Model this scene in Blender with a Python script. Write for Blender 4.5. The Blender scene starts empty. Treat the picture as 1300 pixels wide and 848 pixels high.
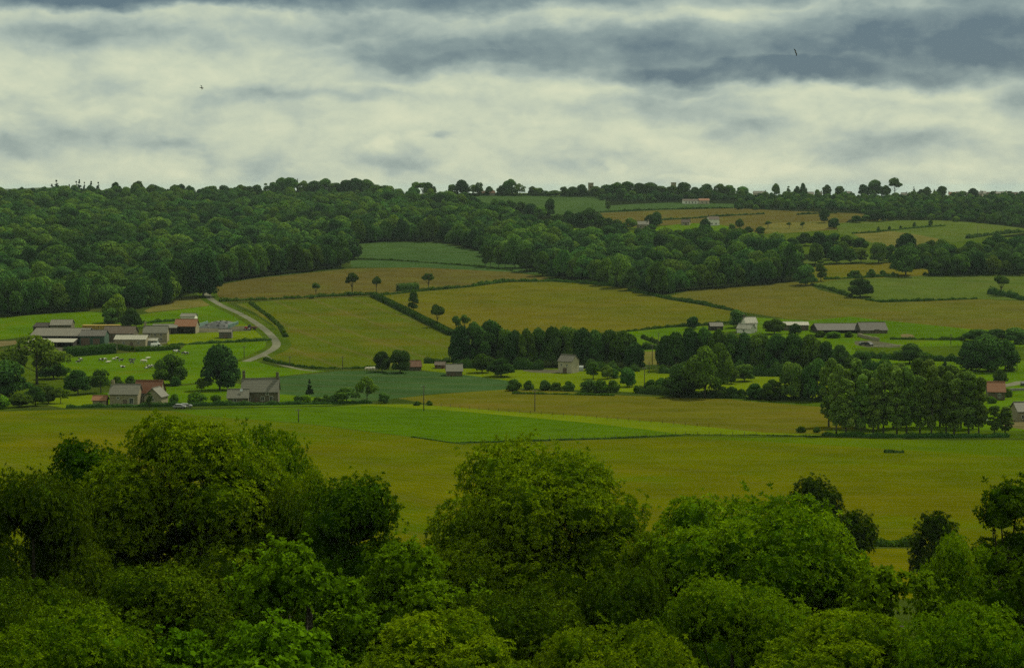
EXPO=0.08; DN=False; HAZE=0.000025
import bpy, bmesh, math, random
import numpy as np
from mathutils import Vector, Matrix
from mathutils.geometry import delaunay_2d_cdt
R = math.radians
FK = .57
LK = 1.75
scene = bpy.context.scene
COL = scene.collection
F = 2400.0          # focal length in photo pixels
VH = 236.0          # eye level row
CZ = 80.0           # camera height above the datum
PITCH = math.atan((424 - VH) / F)

# ------------------------------------------------------------------ terrain
_prof = [(-3000, 6), (-600, 4), (-100, 3.5), (0, -1.7), (12, -3.5), (30, -12), (50, -20), (80, -28), (110, -33), (150, -40), (200, -48), (260, -55), (320, -60), (420, -64),
         (530, -68.5), (650, -74), (760, -76), (900, -75.3), (1050, -71.7), (1200, -66), (1400, -57), (1600, -47),
         (1800, -37.5), (2000, -28), (2200, -20), (2350, -14.5), (2500, -11.5), (2650, -12.5), (3000, -25), (3500, -42), (5000, -70),
         (8000, -90), (14000, -170), (30000, -500)]
_px = np.array([p[0] for p in _prof], float); _pz = np.array([p[1] for p in _prof], float)
def _pchip_slopes(x, y):
    h = np.diff(x); d = np.diff(y) / h
    m = np.zeros_like(y); m[0] = d[0]; m[-1] = d[-1]
    for i in range(1, len(x) - 1):
        if d[i-1] * d[i] > 0:
            w1 = 2*h[i] + h[i-1]; w2 = h[i] + 2*h[i-1]
            m[i] = (w1 + w2) / (w1/d[i-1] + w2/d[i])
    return m
_pm = _pchip_slopes(_px, _pz)
def sst(a, b, x):
    t = min(1.0, max(0.0, (x - a) / (b - a))); return t*t*(3 - 2*t)
def T(x, y):
    y_ = min(max(y, -2999.0), 29999.0)
    i = int(np.searchsorted(_px, y_, side='right')) - 1
    h = _px[i+1] - _px[i]; t = (y_ - _px[i]) / h
    z = ((1+2*t)*(1-t)**2*_pz[i] + t*(1-t)**2*h*_pm[i] + t*t*(3-2*t)*_pz[i+1] + t*t*(t-1)*h*_pm[i+1])
    a = sst(60, 400, y)
    z += a * (0.55*math.sin(x*0.013 + y*0.004 + 1.0) + 0.5*math.sin(x*0.0061 - y*0.0052 + 2.2))
    b = sst(900, 1500, y)
    z += b * (1.3*math.sin(x*0.0079 + 0.6 + y*0.0031) + 1.0*math.sin(x*0.0153 - y*0.002))
    z -= 2.5 * sst(250, 500, x) * sst(2000, 2450, y)
    return z + CZ
_cp, _sp = math.cos(PITCH), math.sin(PITCH)
def ray(u, v):
    a, b = u - 650.0, 424.0 - v
    return Vector((a, b*_sp + F*_cp, b*_cp - F*_sp)) / F
def at(u, v):
    "the point of the terrain seen at photo pixel (u, v)"
    r = ray(u, v); t = 25.0; pt = t
    while t < 9000:
        if CZ + r.z*t < T(r.x*t, r.y*t): break
        pt = t; t *= 1.012
    else:
        t = 2500.0; return Vector((r.x*t, r.y*t, T(r.x*t, r.y*t)))
    for _ in range(18):
        m = (t + pt) / 2
        if CZ + r.z*m < T(r.x*m, r.y*m): t = m
        else: pt = m
    return Vector((r.x*t, r.y*t, T(r.x*t, r.y*t)))
def on(x, y): return Vector((x, y, T(x, y)))

# ------------------------------------------------------------------ objects
def tag(o, label=None, cat=None, group=None, kind=None):
    if label: o['label'] = label
    if cat: o['category'] = cat
    if group: o['group'] = group
    if kind: o['kind'] = kind
    return o
def link(name, data, parent=None):
    o = bpy.data.objects.new(name, data); COL.objects.link(o)
    if parent: o.parent = parent
    return o
def empty(name, loc, rz=0.0, sc=(1, 1, 1)):
    o = link(name, None); o.location = loc; o.rotation_euler = (0, 0, rz); o.scale = sc
    o.empty_display_size = 0.2
    return o
def np_mesh(name, V, FC, mat, tint=None, smooth=False):
    "V (n,3); FC (m,k) faces all of k corners or list of such arrays"
    if not isinstance(FC, list): FC = [FC]
    FC = [f for f in FC if len(f)]
    me = bpy.data.meshes.new(name)
    me.vertices.add(len(V)); me.vertices.foreach_set('co', np.asarray(V, np.float32).ravel())
    loops = np.concatenate([f.ravel() for f in FC]).astype(np.int32)
    tot = np.concatenate([np.full(len(f), f.shape[1], np.int32) for f in FC])
    st = np.concatenate([[0], np.cumsum(tot)[:-1]]).astype(np.int32)
    me.loops.add(len(loops)); me.loops.foreach_set('vertex_index', loops)
    me.polygons.add(len(tot)); me.polygons.foreach_set('loop_start', st)
    if tint is not None:
        a = me.attributes.new('tint', 'FLOAT', 'FACE'); a.data.foreach_set('value', np.asarray(tint, np.float32))
    me.update(calc_edges=True)
    if smooth: me.polygons.foreach_set('use_smooth', np.ones(len(tot), bool))
    for m in (mat if isinstance(mat, (list, tuple)) else [mat]): me.materials.append(m)
    return me
class MB:
    def __init__(s): s.v = []; s.f = []
    def poly(s, pts): n = len(s.v); s.v += [tuple(p) for p in pts]; s.f.append(tuple(range(n, n+len(pts))))
    def box(s, c, d, rz=0.0, taper=1.0):
        x, y, z = d[0]/2, d[1]/2, d[2]/2; n = len(s.v); cr, sr = math.cos(rz), math.sin(rz)
        for k in (-1, 1):
            q = taper if k > 0 else 1.0
            for (i, j) in ((-1, -1), (1, -1), (1, 1), (-1, 1)):
                a, b = i*x*q, j*y*q
                s.v.append((c[0]+a*cr-b*sr, c[1]+a*sr+b*cr, c[2]+k*z))
        for f in ((0, 3, 2, 1), (4, 5, 6, 7), (0, 1, 5, 4), (1, 2, 6, 5), (2, 3, 7, 6), (3, 0, 4, 7)): s.f.append(tuple(n+i for i in f))
    def prism(s, prof, x0, x1):
        "prof: list of (y, z), extruded along x"
        n = len(s.v); k = len(prof)
        for x in (x0, x1): s.v += [(x, p[0], p[1]) for p in prof]
        s.f.append(tuple(n+i for i in reversed(range(k)))); s.f.append(tuple(n+k+i for i in range(k)))
        for i in range(k): j = (i+1) % k; s.f.append((n+i, n+j, n+k+j, n+k+i))
    def prism_y(s, prof, y0, y1):
        n = len(s.v); k = len(prof)
        for y in (y0, y1): s.v += [(p[0], y, p[1]) for p in prof]
        s.f.append(tuple(n+i for i in range(k))); s.f.append(tuple(n+k+i for i in reversed(range(k))))
        for i in range(k): j = (i+1) % k; s.f.append((n+i, n+k+i, n+k+j, n+j))
    def tube(s, pts, rad, n=8, cap=True):
        base = len(s.v); P = [Vector(p) for p in pts]
        for i, p in enumerate(P):
            d = (P[min(i+1, len(P)-1)] - P[max(i-1, 0)]).normalized()
            a = d.cross(Vector((0, 0, 1)) if abs(d.z) < .9 else Vector((1, 0, 0))).normalized(); b = d.cross(a)
            for k in range(n):
                t = 2*math.pi*k/n; q = p + (a*math.cos(t) + b*math.sin(t))*rad[i]; s.v.append(tuple(q))
        for i in range(len(P)-1):
            for k in range(n):
                j = (k+1) % n; s.f.append((base+i*n+k, base+i*n+j, base+(i+1)*n+j, base+(i+1)*n+k))
        if cap:
            s.f.append(tuple(base+k for k in range(n))); s.f.append(tuple(base+(len(P)-1)*n+k for k in reversed(range(n))))
    def mesh(s, name, mat, smooth=False):
        me = bpy.data.meshes.new(name); me.from_pydata(s.v, [], s.f)
        bm = bmesh.new(); bm.from_mesh(me); bmesh.ops.recalc_face_normals(bm, faces=bm.faces); bm.to_mesh(me); bm.free()
        if smooth: me.polygons.foreach_set('use_smooth', np.ones(len(me.polygons), bool))
        me.materials.append(mat); return me
    def build(s, name, mat, parent=None, smooth=False): return link(name, s.mesh(name, mat, smooth), parent)

# ------------------------------------------------------------------ materials
def new_mat(name):
    m = bpy.data.materials.new(name); m.use_nodes = True; nt = m.node_tree; nt.nodes.clear()
    out = nt.nodes.new('ShaderNodeOutputMaterial'); b = nt.nodes.new('ShaderNodeBsdfPrincipled')
    nt.links.new(b.outputs[0], out.inputs[0]); return m, nt, b
def node(nt, t, **kw):
    n = nt.nodes.new(t)
    for k, v in kw.items():
        if k.startswith('i_'): n.inputs[int(k[2:])].default_value = v
        else: setattr(n, k, v)
    return n
def ramp(nt, fac, stops):
    r = nt.nodes.new('ShaderNodeValToRGB'); e = r.color_ramp.elements
    while len(e) < len(stops): e.new(0.5)
    for q, (p, c) in zip(e, stops): q.position = p; q.color = (*c, 1)
    nt.links.new(fac, r.inputs[0]); return r.outputs[0]
def mixc(nt, fac, a, b, mode='MIX'):
    m = nt.nodes.new('ShaderNodeMix'); m.data_type = 'RGBA'; m.blend_type = mode
    for s, val in ((0, fac), (6, a), (7, b)):
        if hasattr(val, 'links'): nt.links.new(val, m.inputs[s])
        elif isinstance(val, (int, float)): m.inputs[s].default_value = val
        else: m.inputs[s].default_value = (*val, 1)
    return m.outputs[2]
def math_(nt, op, a, b=0.0, clamp=False):
    m = nt.nodes.new('ShaderNodeMath'); m.operation = op; m.use_clamp = clamp
    for i, val in enumerate((a, b)):
        if hasattr(val, 'links'): nt.links.new(val, m.inputs[i])
        else: m.inputs[i].default_value = val
    return m.outputs[0]
def noise(nt, vec, scale, detail=4, rough=.55, dist=0.0):
    n = nt.nodes.new('ShaderNodeTexNoise'); n.inputs['Scale'].default_value = scale; n.inputs['Detail'].default_value = detail
    n.inputs['Roughness'].default_value = rough; n.inputs['Distortion'].default_value = dist
    if vec is not None: nt.links.new(vec, n.inputs['Vector'])
    return n.outputs['Fac']
def srgb(r, g, b):
    f = lambda c: (c/255/12.92 if c/255 <= .04045 else ((c/255+.055)/1.055)**2.4)
    return (f(r), f(g), f(b))
def mixed(name, ca, cb, scale=3.0, cc=None, rough=.9, bump=.0, spec=.2, stripe=None):
    "general rough surface: two tones through noise, third tone in spots, optional courses/ribs"
    m, nt, b = new_mat(name); tc = nt.nodes.new('ShaderNodeTexCoord'); v = tc.outputs['Object']
    n1 = noise(nt, v, scale, 5); c = mixc(nt, math_(nt, 'MULTIPLY_ADD', n1, 1.6), ca, cb)
    nt.nodes[-2] if False else None
    if cc:
        n2 = noise(nt, v, scale*2.7, 3, .7)
        c = mixc(nt, ramp(nt, n2, [(.52, (0, 0, 0)), (.66, (1, 1, 1))]), c, cc)
    if stripe:
        ax, per, dark = stripe
        w = nt.nodes.new('ShaderNodeTexWave'); w.bands_direction = ax; w.inputs['Scale'].default_value = 1/per/ (2*math.pi) * 6.283 / 6.283 * 1.0
        w.inputs['Scale'].default_value = 0.314 / per * 1.0; w.inputs['Distortion'].default_value = .6; w.inputs['Detail'].default_value = 1
        nt.links.new(v, w.inputs['Vector'])
        c = mixc(nt, math_(nt, 'MULTIPLY', w.outputs['Fac'], dark), c, (0.01, 0.01, 0.01))
    nt.links.new(c, b.inputs['Base Color']); b.inputs['Roughness'].default_value = rough; b.inputs['Specular IOR Level'].default_value = spec
    if bump:
        bp = nt.nodes.new('ShaderNodeBump'); bp.inputs['Strength'].default_value = bump; bp.inputs['Distance'].default_value = .05
        nt.links.new(noise(nt, v, scale*3, 4), bp.inputs['Height']); nt.links.new(bp.outputs[0], b.inputs['Normal'])
    return m
def plain(name, c, rough=.7, metal=0.0, spec=.4):
    m, nt, b = new_mat(name); tc = nt.nodes.new('ShaderNodeTexCoord')
    n = noise(nt, tc.outputs['Object'], 2.5, 5)
    cc = mixc(nt, n, tuple(x*.8 for x in c), tuple(min(1, x*1.15) for x in c))
    nt.links.new(cc, b.inputs['Base Color']); b.inputs['Roughness'].default_value = rough; b.inputs['Metallic'].default_value = metal
    b.inputs['Specular IOR Level'].default_value = spec; return m
def leaf(name, dark, light, transl=.25, var=.35, gloss=0.0):
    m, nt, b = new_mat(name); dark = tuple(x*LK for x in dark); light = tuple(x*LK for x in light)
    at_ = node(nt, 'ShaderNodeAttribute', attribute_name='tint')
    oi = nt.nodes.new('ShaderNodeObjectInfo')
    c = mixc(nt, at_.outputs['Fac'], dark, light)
    k = math_(nt, 'MULTIPLY', oi.outputs['Random'], var); k = math_(nt, 'ADD', k, 1 - var/2)
    st = noise(nt, oi.outputs['Location'], .011, 1, .5); k = math_(nt, 'MULTIPLY', k, ramp(nt, st, [(.38, (.72, .72, .72)), (.62, (1.15, 1.15, 1.15))]))
    hs = nt.nodes.new('ShaderNodeHueSaturation'); nt.links.new(k, hs.inputs['Value']); nt.links.new(c, hs.inputs['Color'])
    h = math_(nt, 'FRACT', math_(nt, 'MULTIPLY', oi.outputs['Random'], 7.31)); h = math_(nt, 'MULTIPLY', h, .022); h = math_(nt, 'ADD', h, .492)
    nt.links.new(h, hs.inputs['Hue'])
    nt.links.new(hs.outputs[0], b.inputs['Base Color']); b.inputs['Roughness'].default_value = .55; b.inputs['Specular IOR Level'].default_value = gloss
    if transl:
        tr = nt.nodes.new('ShaderNodeBsdfTranslucent'); nt.links.new(hs.outputs[0], tr.inputs[0])
        mx = nt.nodes.new('ShaderNodeMixShader'); mx.inputs[0].default_value = transl
        nt.links.new(b.outputs[0], mx.inputs[1]); nt.links.new(tr.outputs[0], mx.inputs[2])
        out = [n for n in nt.nodes if n.type == 'OUTPUT_MATERIAL'][0]; nt.links.new(mx.outputs[0], out.inputs[0])
    return m
def field_mat(name, ca, cb, ang=0.0, per=3.0, amt=.25, big=.006, cc=None, fine=.35, tram=0.0):
    "crop or grass: broad patches of two tones, sown rows across, tramlines, fine mottling"
    k_ = FK; g_ = lambda c: (c[0]*.96, c[1]*1.03, c[2]); ca = g_(ca); cb = g_(cb); cc = g_(cc) if cc else None; ca = tuple(x*k_ for x in ca); cb = tuple(x*k_ for x in cb); cc = tuple(x*k_ for x in cc) if cc else None
    m, nt, b = new_mat(name); ge = nt.nodes.new('ShaderNodeNewGeometry'); P = ge.outputs['Position']
    n1 = noise(nt, P, big, 5, .6, .4)
    c = mixc(nt, ramp(nt, n1, [(.34, (0, 0, 0)), (.66, (1, 1, 1))]), ca, cb)
    if cc:
        n3 = noise(nt, P, big*4.5, 6, .65)
        c = mixc(nt, ramp(nt, n3, [(.50, (0, 0, 0)), (.72, (1, 1, 1))]), c, cc)
    mp = nt.nodes.new('ShaderNodeMapping'); mp.inputs['Rotation'].default_value = (0, 0, ang); nt.links.new(P, mp.inputs[0])
    if amt:
        w = nt.nodes.new('ShaderNodeTexWave'); w.bands_direction = 'Y'; w.inputs['Scale'].default_value = .314/per; w.inputs['Distortion'].default_value = 1.2
        w.inputs['Detail'].default_value = 3; w.inputs['Detail Scale'].default_value = .15; nt.links.new(mp.outputs[0], w.inputs[0])
        c = mixc(nt, math_(nt, 'MULTIPLY', w.outputs['Fac'], amt), c, tuple(x*.45 for x in ca))
    if tram:
        w2 = nt.nodes.new('ShaderNodeTexWave'); w2.bands_direction = 'Y'; w2.inputs['Scale'].default_value = .314/24; w2.inputs['Distortion'].default_value = .5
        w2.inputs['Detail'].default_value = 1; w2.inputs['Detail Scale'].default_value = .1; nt.links.new(mp.outputs[0], w2.inputs[0])
        c = mixc(nt, math_(nt, 'MULTIPLY', ramp(nt, w2.outputs['Fac'], [(.0, (0, 0, 0)), (.93, (0, 0, 0)), (.985, (1, 1, 1))]), tram), c, (.10, .075, .03))
    sc = nt.nodes.new('ShaderNodeMapping'); sc.inputs['Rotation'].default_value = (0, 0, ang); sc.inputs['Scale'].default_value = (.25, 1.2, 1); nt.links.new(P, sc.inputs[0])
    n2 = noise(nt, sc.outputs[0], .30, 8, .8)
    n5 = noise(nt, P, .045, 7, .7); c = mixc(nt, .55, c, ramp(nt, n5, [(.36, (.62, .66, .6)), (.62, (1.12, 1.08, 1.05))]), 'MULTIPLY')
    c = mixc(nt, fine, c, ramp(nt, n2, [(.34, (.12, .14, .10)), (.66, (1.0, 1.0, 1.0))]), 'MULTIPLY')
    hs = nt.nodes.new('ShaderNodeHueSaturation'); hs.inputs['Value'].default_value = 1 + fine*.35; nt.links.new(c, hs.inputs['Color'])
    nt.links.new(hs.outputs[0], b.inputs['Base Color']); b.inputs['Roughness'].default_value = .95; b.inputs['Specular IOR Level'].default_value = 0
    bp = nt.nodes.new('ShaderNodeBump'); bp.inputs['Strength'].default_value = .5; bp.inputs['Distance'].default_value = .3
    nt.links.new(n2, bp.inputs['Height']); nt.links.new(bp.outputs[0], b.inputs['Normal'])
    return m

# ------------------------------------------------------------------ foliage meshes
def unit(a): return a / (np.linalg.norm(a, axis=-1, keepdims=True) + 1e-9)
def rand_dirs(rng, n): return unit(rng.normal(size=(n, 3)))
def sample_lobes(rng, C, Rd, n, squash=1.0, inner=.78, bottom=-.6):
    "points on the outside of a union of lobes, with outward normals"
    P, N, L = [], [], []
    have = 0; w = Rd**2 / (Rd**2).sum()
    while have < n:
        k = rng.choice(len(C), size=n, p=w); d = rand_dirs(rng, n)
        p = C[k] + d * Rd[k][:, None] * rng.uniform(.82, 1.06, (n, 1)) * np.array([1, 1, squash])
        ok = d[:, 2] > bottom
        for j in range(len(C)):
            q = (p - C[j]) / np.array([1, 1, squash])
            ok &= ((q**2).sum(1) > (inner*Rd[j])**2) | (k == j)
        P.append(p[ok]); N.append(d[ok]); L.append(k[ok]); have += ok.sum()
    return np.concatenate(P)[:n], np.concatenate(N)[:n], np.concatenate(L)[:n]
def basis(N, rng):
    A = unit(np.cross(N, rand_dirs(rng, len(N)))); return A, np.cross(N, A)
def cards(rng, P, N, size, jit=.55, aspect=1.3, extra=None):
    "folded leaf-spray quads"
    n = len(P); Nn = unit(N + rng.normal(size=(n, 3))*jit); A, B = basis(Nn, rng)
    s = (size * rng.uniform(.6, 1.35, (n, 1)))
    lift = Nn * s * rng.uniform(-.25, .35, (n, 1))
    V = np.stack([P - A*s*.5*aspect, P - B*s*.5 + lift, P + A*s*.5*aspect, P + B*s*.5 + lift*.3], 1).reshape(-1, 3)
    return V, np.arange(n*4).reshape(n, 4)
def ico(sub):
    bm = bmesh.new(); bmesh.ops.create_icosphere(bm, subdivisions=sub, radius=1.0)
    V = np.array([v.co[:] for v in bm.verts]); Fc = np.array([[v.index for v in f.verts] for f in bm.faces]); bm.free(); return V, Fc
ICO1 = ico(1); ICO2 = ico(2)
def make_lobes(rng, w, h, z0, nl, rl, shape='round'):
    "lobe centres inside a crown envelope: width w, from z0 up to h"
    C = []; Rd = []
    H = h - z0
    while len(C) < nl:
        t = rng.uniform(0, 1); a = rng.uniform(0, 2*math.pi)
        if shape == 'round': env = math.sqrt(max(0, 1 - (2*t - .85)**2/1.35))
        elif shape == 'dome': env = math.sqrt(max(0, 1 - max(0, (t-.25)/.80)**2))*(.8+.2*min(1,t/.2))
        elif shape == 'near': env = math.sqrt(max(0, 1 - max(0, (t-.12)/.93)**3.3)); t = t
        elif shape == 'umbrella': env = math.sqrt(max(0, 1 - (t*1.0)**2))*(.65 + .35*t)
        elif shape == 'cone': env = (1 - t)*.95 + .05
        elif shape == 'column': env = min(1, (t*4)**.6)*(1 - .55*t**2.5)
        else: env = 1
        r = rl * (rng.uniform(.55, 1.35) if shape == 'near' else rng.uniform(.7, 1.3))
        if shape == 'cone': r *= 1.25 - 1.0*t
        rr = max(0.0, w/2*env - r*.6) * (math.sqrt(rng.uniform(.5, 1))*rng.uniform(.88, 1.10) if shape == 'near' else math.sqrt(rng.uniform(.25, 1)))
        z = z0 + r*.6 + t*(H - r*1.5)
        C.append((math.cos(a)*rr, math.sin(a)*rr, z)); Rd.append(r)
    return np.array(C), np.array(Rd)
def crown(name, seed, w, h, z0, nl, rl, n, size, mat, shape='round', squash=.9, core=.72, jit=.55, aspect=1.3):
    rng = np.random.default_rng(seed)
    C, Rd = make_lobes(rng, w, h, z0, nl, rl, shape)
    P, N, L = sample_lobes(rng, C, Rd, n, squash)
    V, Fq = cards(rng, P, N, size, jit, aspect)
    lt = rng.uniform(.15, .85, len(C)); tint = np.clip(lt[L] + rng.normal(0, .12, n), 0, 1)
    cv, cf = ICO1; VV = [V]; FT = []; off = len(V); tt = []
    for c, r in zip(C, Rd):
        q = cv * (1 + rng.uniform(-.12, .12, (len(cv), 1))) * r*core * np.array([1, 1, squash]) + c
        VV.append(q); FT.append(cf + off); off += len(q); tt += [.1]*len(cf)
    return np_mesh(name, np.concatenate(VV), [Fq, np.concatenate(FT)], mat, np.concatenate([tint, tt]))
def tuft_crown(name, seed, w, h, z0, nl, rl, n, leaf_len, mat, nleaf=8, wid=.36, shape='round', squash=.85, droop=0.0, jit=.35, gap=.46, core=.66):
    "near crowns: every point is a rosette of separate leaves"
    rng = np.random.default_rng(seed)
    C, Rd = make_lobes(rng, w, h, z0, nl, rl, shape)
    P, N, L = sample_lobes(rng, C, Rd, n*4, squash, inner=.80, bottom=-.45)
    cell = np.floor(P/gap + rng.random(3)).astype(np.int64); key = (cell[:, 0]*73856093) ^ (cell[:, 1]*19349663) ^ (cell[:, 2]*83492791)
    _, ui = np.unique(key, return_index=True); P, N, L = P[ui], N[ui], L[ui]; n = len(P)
    k = rng.random(n) < .15; P[k] += N[k]*rng.uniform(.1, .75, (k.sum(), 1))
    k = rng.random(n) < .40; q_ = P[k] - N[k]*rng.uniform(.16, .34, (k.sum(), 1))*Rd[L[k]][:, None] + rng.normal(size=(k.sum(), 3))*gap*.5
    P = np.concatenate([P, q_]); N = np.concatenate([N, N[k]]); L = np.concatenate([L, L[k]]); n = len(P)
    Nn = unit(N + rng.normal(size=(n, 3))*jit + np.array([0, 0, .55])); A, B = basis(Nn, rng)
    VV, tint = [], []
    lt = rng.uniform(.15, .7, len(C)); tb = lt[L] + rng.normal(0, .14, n)
    ts = rng.uniform(.75, 1.3, n)
    for j in range(nleaf):
        inner = j < nleaf*.4
        a = 2*math.pi*j*.618 + rng.uniform(0, .6, n)
        el = rng.uniform(.75, 1.45, n) if inner else rng.uniform(-.25, .7, n)
        d = (A*np.cos(a)[:, None] + B*np.sin(a)[:, None])*np.cos(el)[:, None] + Nn*np.sin(el)[:, None]
        d[:, 2] -= droop; d = unit(d)
        s = unit(np.cross(d, Nn) + rng.normal(size=(n, 3))*.3); up = np.cross(s, d)
        ln = (leaf_len*ts*rng.uniform(.75, 1.15, n)*(.85 if inner else 1))[:, None]; p0 = P + d*ln*.1
        VV.append(np.stack([p0, p0 + d*ln*.5 + s*ln*wid*.5 + up*ln*.08, p0 + d*ln - up*ln*.10, p0 + d*ln*.5 - s*ln*wid*.5 + up*ln*.08], 1))
        tint.append(np.clip(tb + (.12 if inner else 0) + rng.normal(0, .10, n), 0, 1))  # centre leaves lighter: the lit tuft tops are put into the tint
    V = np.stack(VV, 1).reshape(-1, 3); Fq = np.arange(len(V)).reshape(-1, 4); tint = np.stack(tint, 1).ravel()
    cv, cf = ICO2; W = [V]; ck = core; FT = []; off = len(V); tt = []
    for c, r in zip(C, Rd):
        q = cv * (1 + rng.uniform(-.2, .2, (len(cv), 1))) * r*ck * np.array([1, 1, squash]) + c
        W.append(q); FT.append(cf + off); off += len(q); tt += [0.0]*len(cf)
    return np_mesh(name, np.concatenate(W), [Fq, np.concatenate(FT)], mat, np.concatenate([tint, tt])), C
def trunk(name, seed, h, r, mat, limbs=None, lean=.02, n=7):
    rnd = random.Random(seed); mb = MB()
    k = 6; pts = []
    for i in range(k+1):
        t = i/k; pts.append((math.sin(t*2+seed)*lean*h*t, math.cos(t*3+seed)*lean*h*t, -0.5 + t*(h+.5)))
    mb.tube(pts, [r*(1.35 if i == 0 else 1.0)*(1 - .62*i/k) for i in range(k+1)], n)
    if limbs is not None:
        for c in limbs:
            z = min(max(c[2]*.45, h*.3), h*.95); i = z/h; s = Vector((math.sin(i*2+seed)*lean*h*i, math.cos(i*3+seed)*lean*h*i, z)); e = Vector(c)
            m = s.lerp(e, .5) + Vector((rnd.uniform(-.3, .3), rnd.uniform(-.3, .3), -.1*(e-s).length))
            mb.tube([s, m, e], [r*.38, r*.24, r*.07], 5)
    return mb.mesh(name, mat, True)
# ------------------------------------------------------------------ the land, cut into fields
# (name, material key, outline as seen in the photo, rounding passes); later ones win
M = {}
M['rough'] = field_mat('rough_grass', (.060, .085, .010), (.045, .070, .010), 0, 5, .1, .01, (.085, .085, .015))
M['wood'] = field_mat('forest_floor', (.018, .026, .006), (.012, .018, .005), 0, 5, 0, .02)
M['bright'] = field_mat('lush_grass', (.112, .195, .003), (.085, .160, .002), R(10), 4, .10, .012, (.130, .170, .004))
M['leafy'] = field_mat('young_maize', (.092, .175, .002), (.115, .182, .003), R(-8), 2.6, .25, .010, (.060, .112, .003), .6)
M['pasture'] = field_mat('pasture', (.070, .115, .004), (.088, .118, .006), R(20), 5, .06, .012, (.050, .085, .006))
M['near_l'] = field_mat('near_crop_left', (.092, .145, .001), (.170, .138, .003), R(58), 2.4, .22, .0042, (.090, .145, .001), .32, .10)
M['near_r'] = field_mat('near_crop_right', (.105, .145, .001), (.185, .135, .003), R(-3), 2.8, .25, .0045, (.095, .145, .001), .32, .10)
M['near_top'] = field_mat('near_crop_crest', (.095, .150, .002), (.115, .150, .002), R(-3), 2.8, .2, .008, None, .2)
M['olive'] = field_mat('olive_crop', (.158, .132, .009), (.120, .132, .006), R(4), 3.2, .16, .0055, (.160, .128, .014), .3, .3)
M['olive_g'] = field_mat('greening_crop', (.125, .132, .008), (.090, .128, .005), R(70), 3.2, .16, .0045, (.155, .125, .014), .3, .3)
M['brown'] = field_mat('bare_crop', (.140, .106, .024), (.118, .095, .020), R(6), 3.5, .14, .0050, (.120, .122, .014), .3, .25)
M['brown_r'] = field_mat('bare_crop_right', (.140, .114, .018), (.125, .140, .012), R(-12), 3.5, .14, .0040, (.150, .118, .018), .3, .25)
M['blue'] = field_mat('blueish_cereal', (.050, .100, .030), (.060, .110, .030), R(12), 3.5, .10, .006, (.045, .085, .026), .25, .18)
M['blue2'] = field_mat('hill_cereal', (.055, .105, .028), (.070, .120, .028), R(-20), 3.5, .16, .006, (.05, .09, .024), .25, .18)
M['pale'] = field_mat('pale_grass', (.110, .145, .022), (.095, .135, .018), R(5), 4, .08, .008, (.125, .140, .030), .3)
M['lime'] = field_mat('lime_grass', (.170, .210, .004), (.145, .195, .003), R(-5), 3, .12, .01, None, .25)
M['dry'] = field_mat('dry_grass', (.200, .165, .040), (.150, .140, .030), R(5), 4, .1, .012, (.110, .120, .020), .35)
M['asphalt'] = field_mat('lane_surface', (.24, .225, .165), (.175, .165, .12), 0, 4, 0, .05, (.28, .25, .17), .4)
M['dirt'] = field_mat('dirt_track', (.230, .170, .080), (.180, .140, .065), 0, 4, 0, .05, (.12, .12, .04), .4)
M['yard'] = field_mat('farm_yard', (.165, .140, .095), (.115, .105, .075), 0, 4, 0, .06, (.09, .10, .03), .4)

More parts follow.
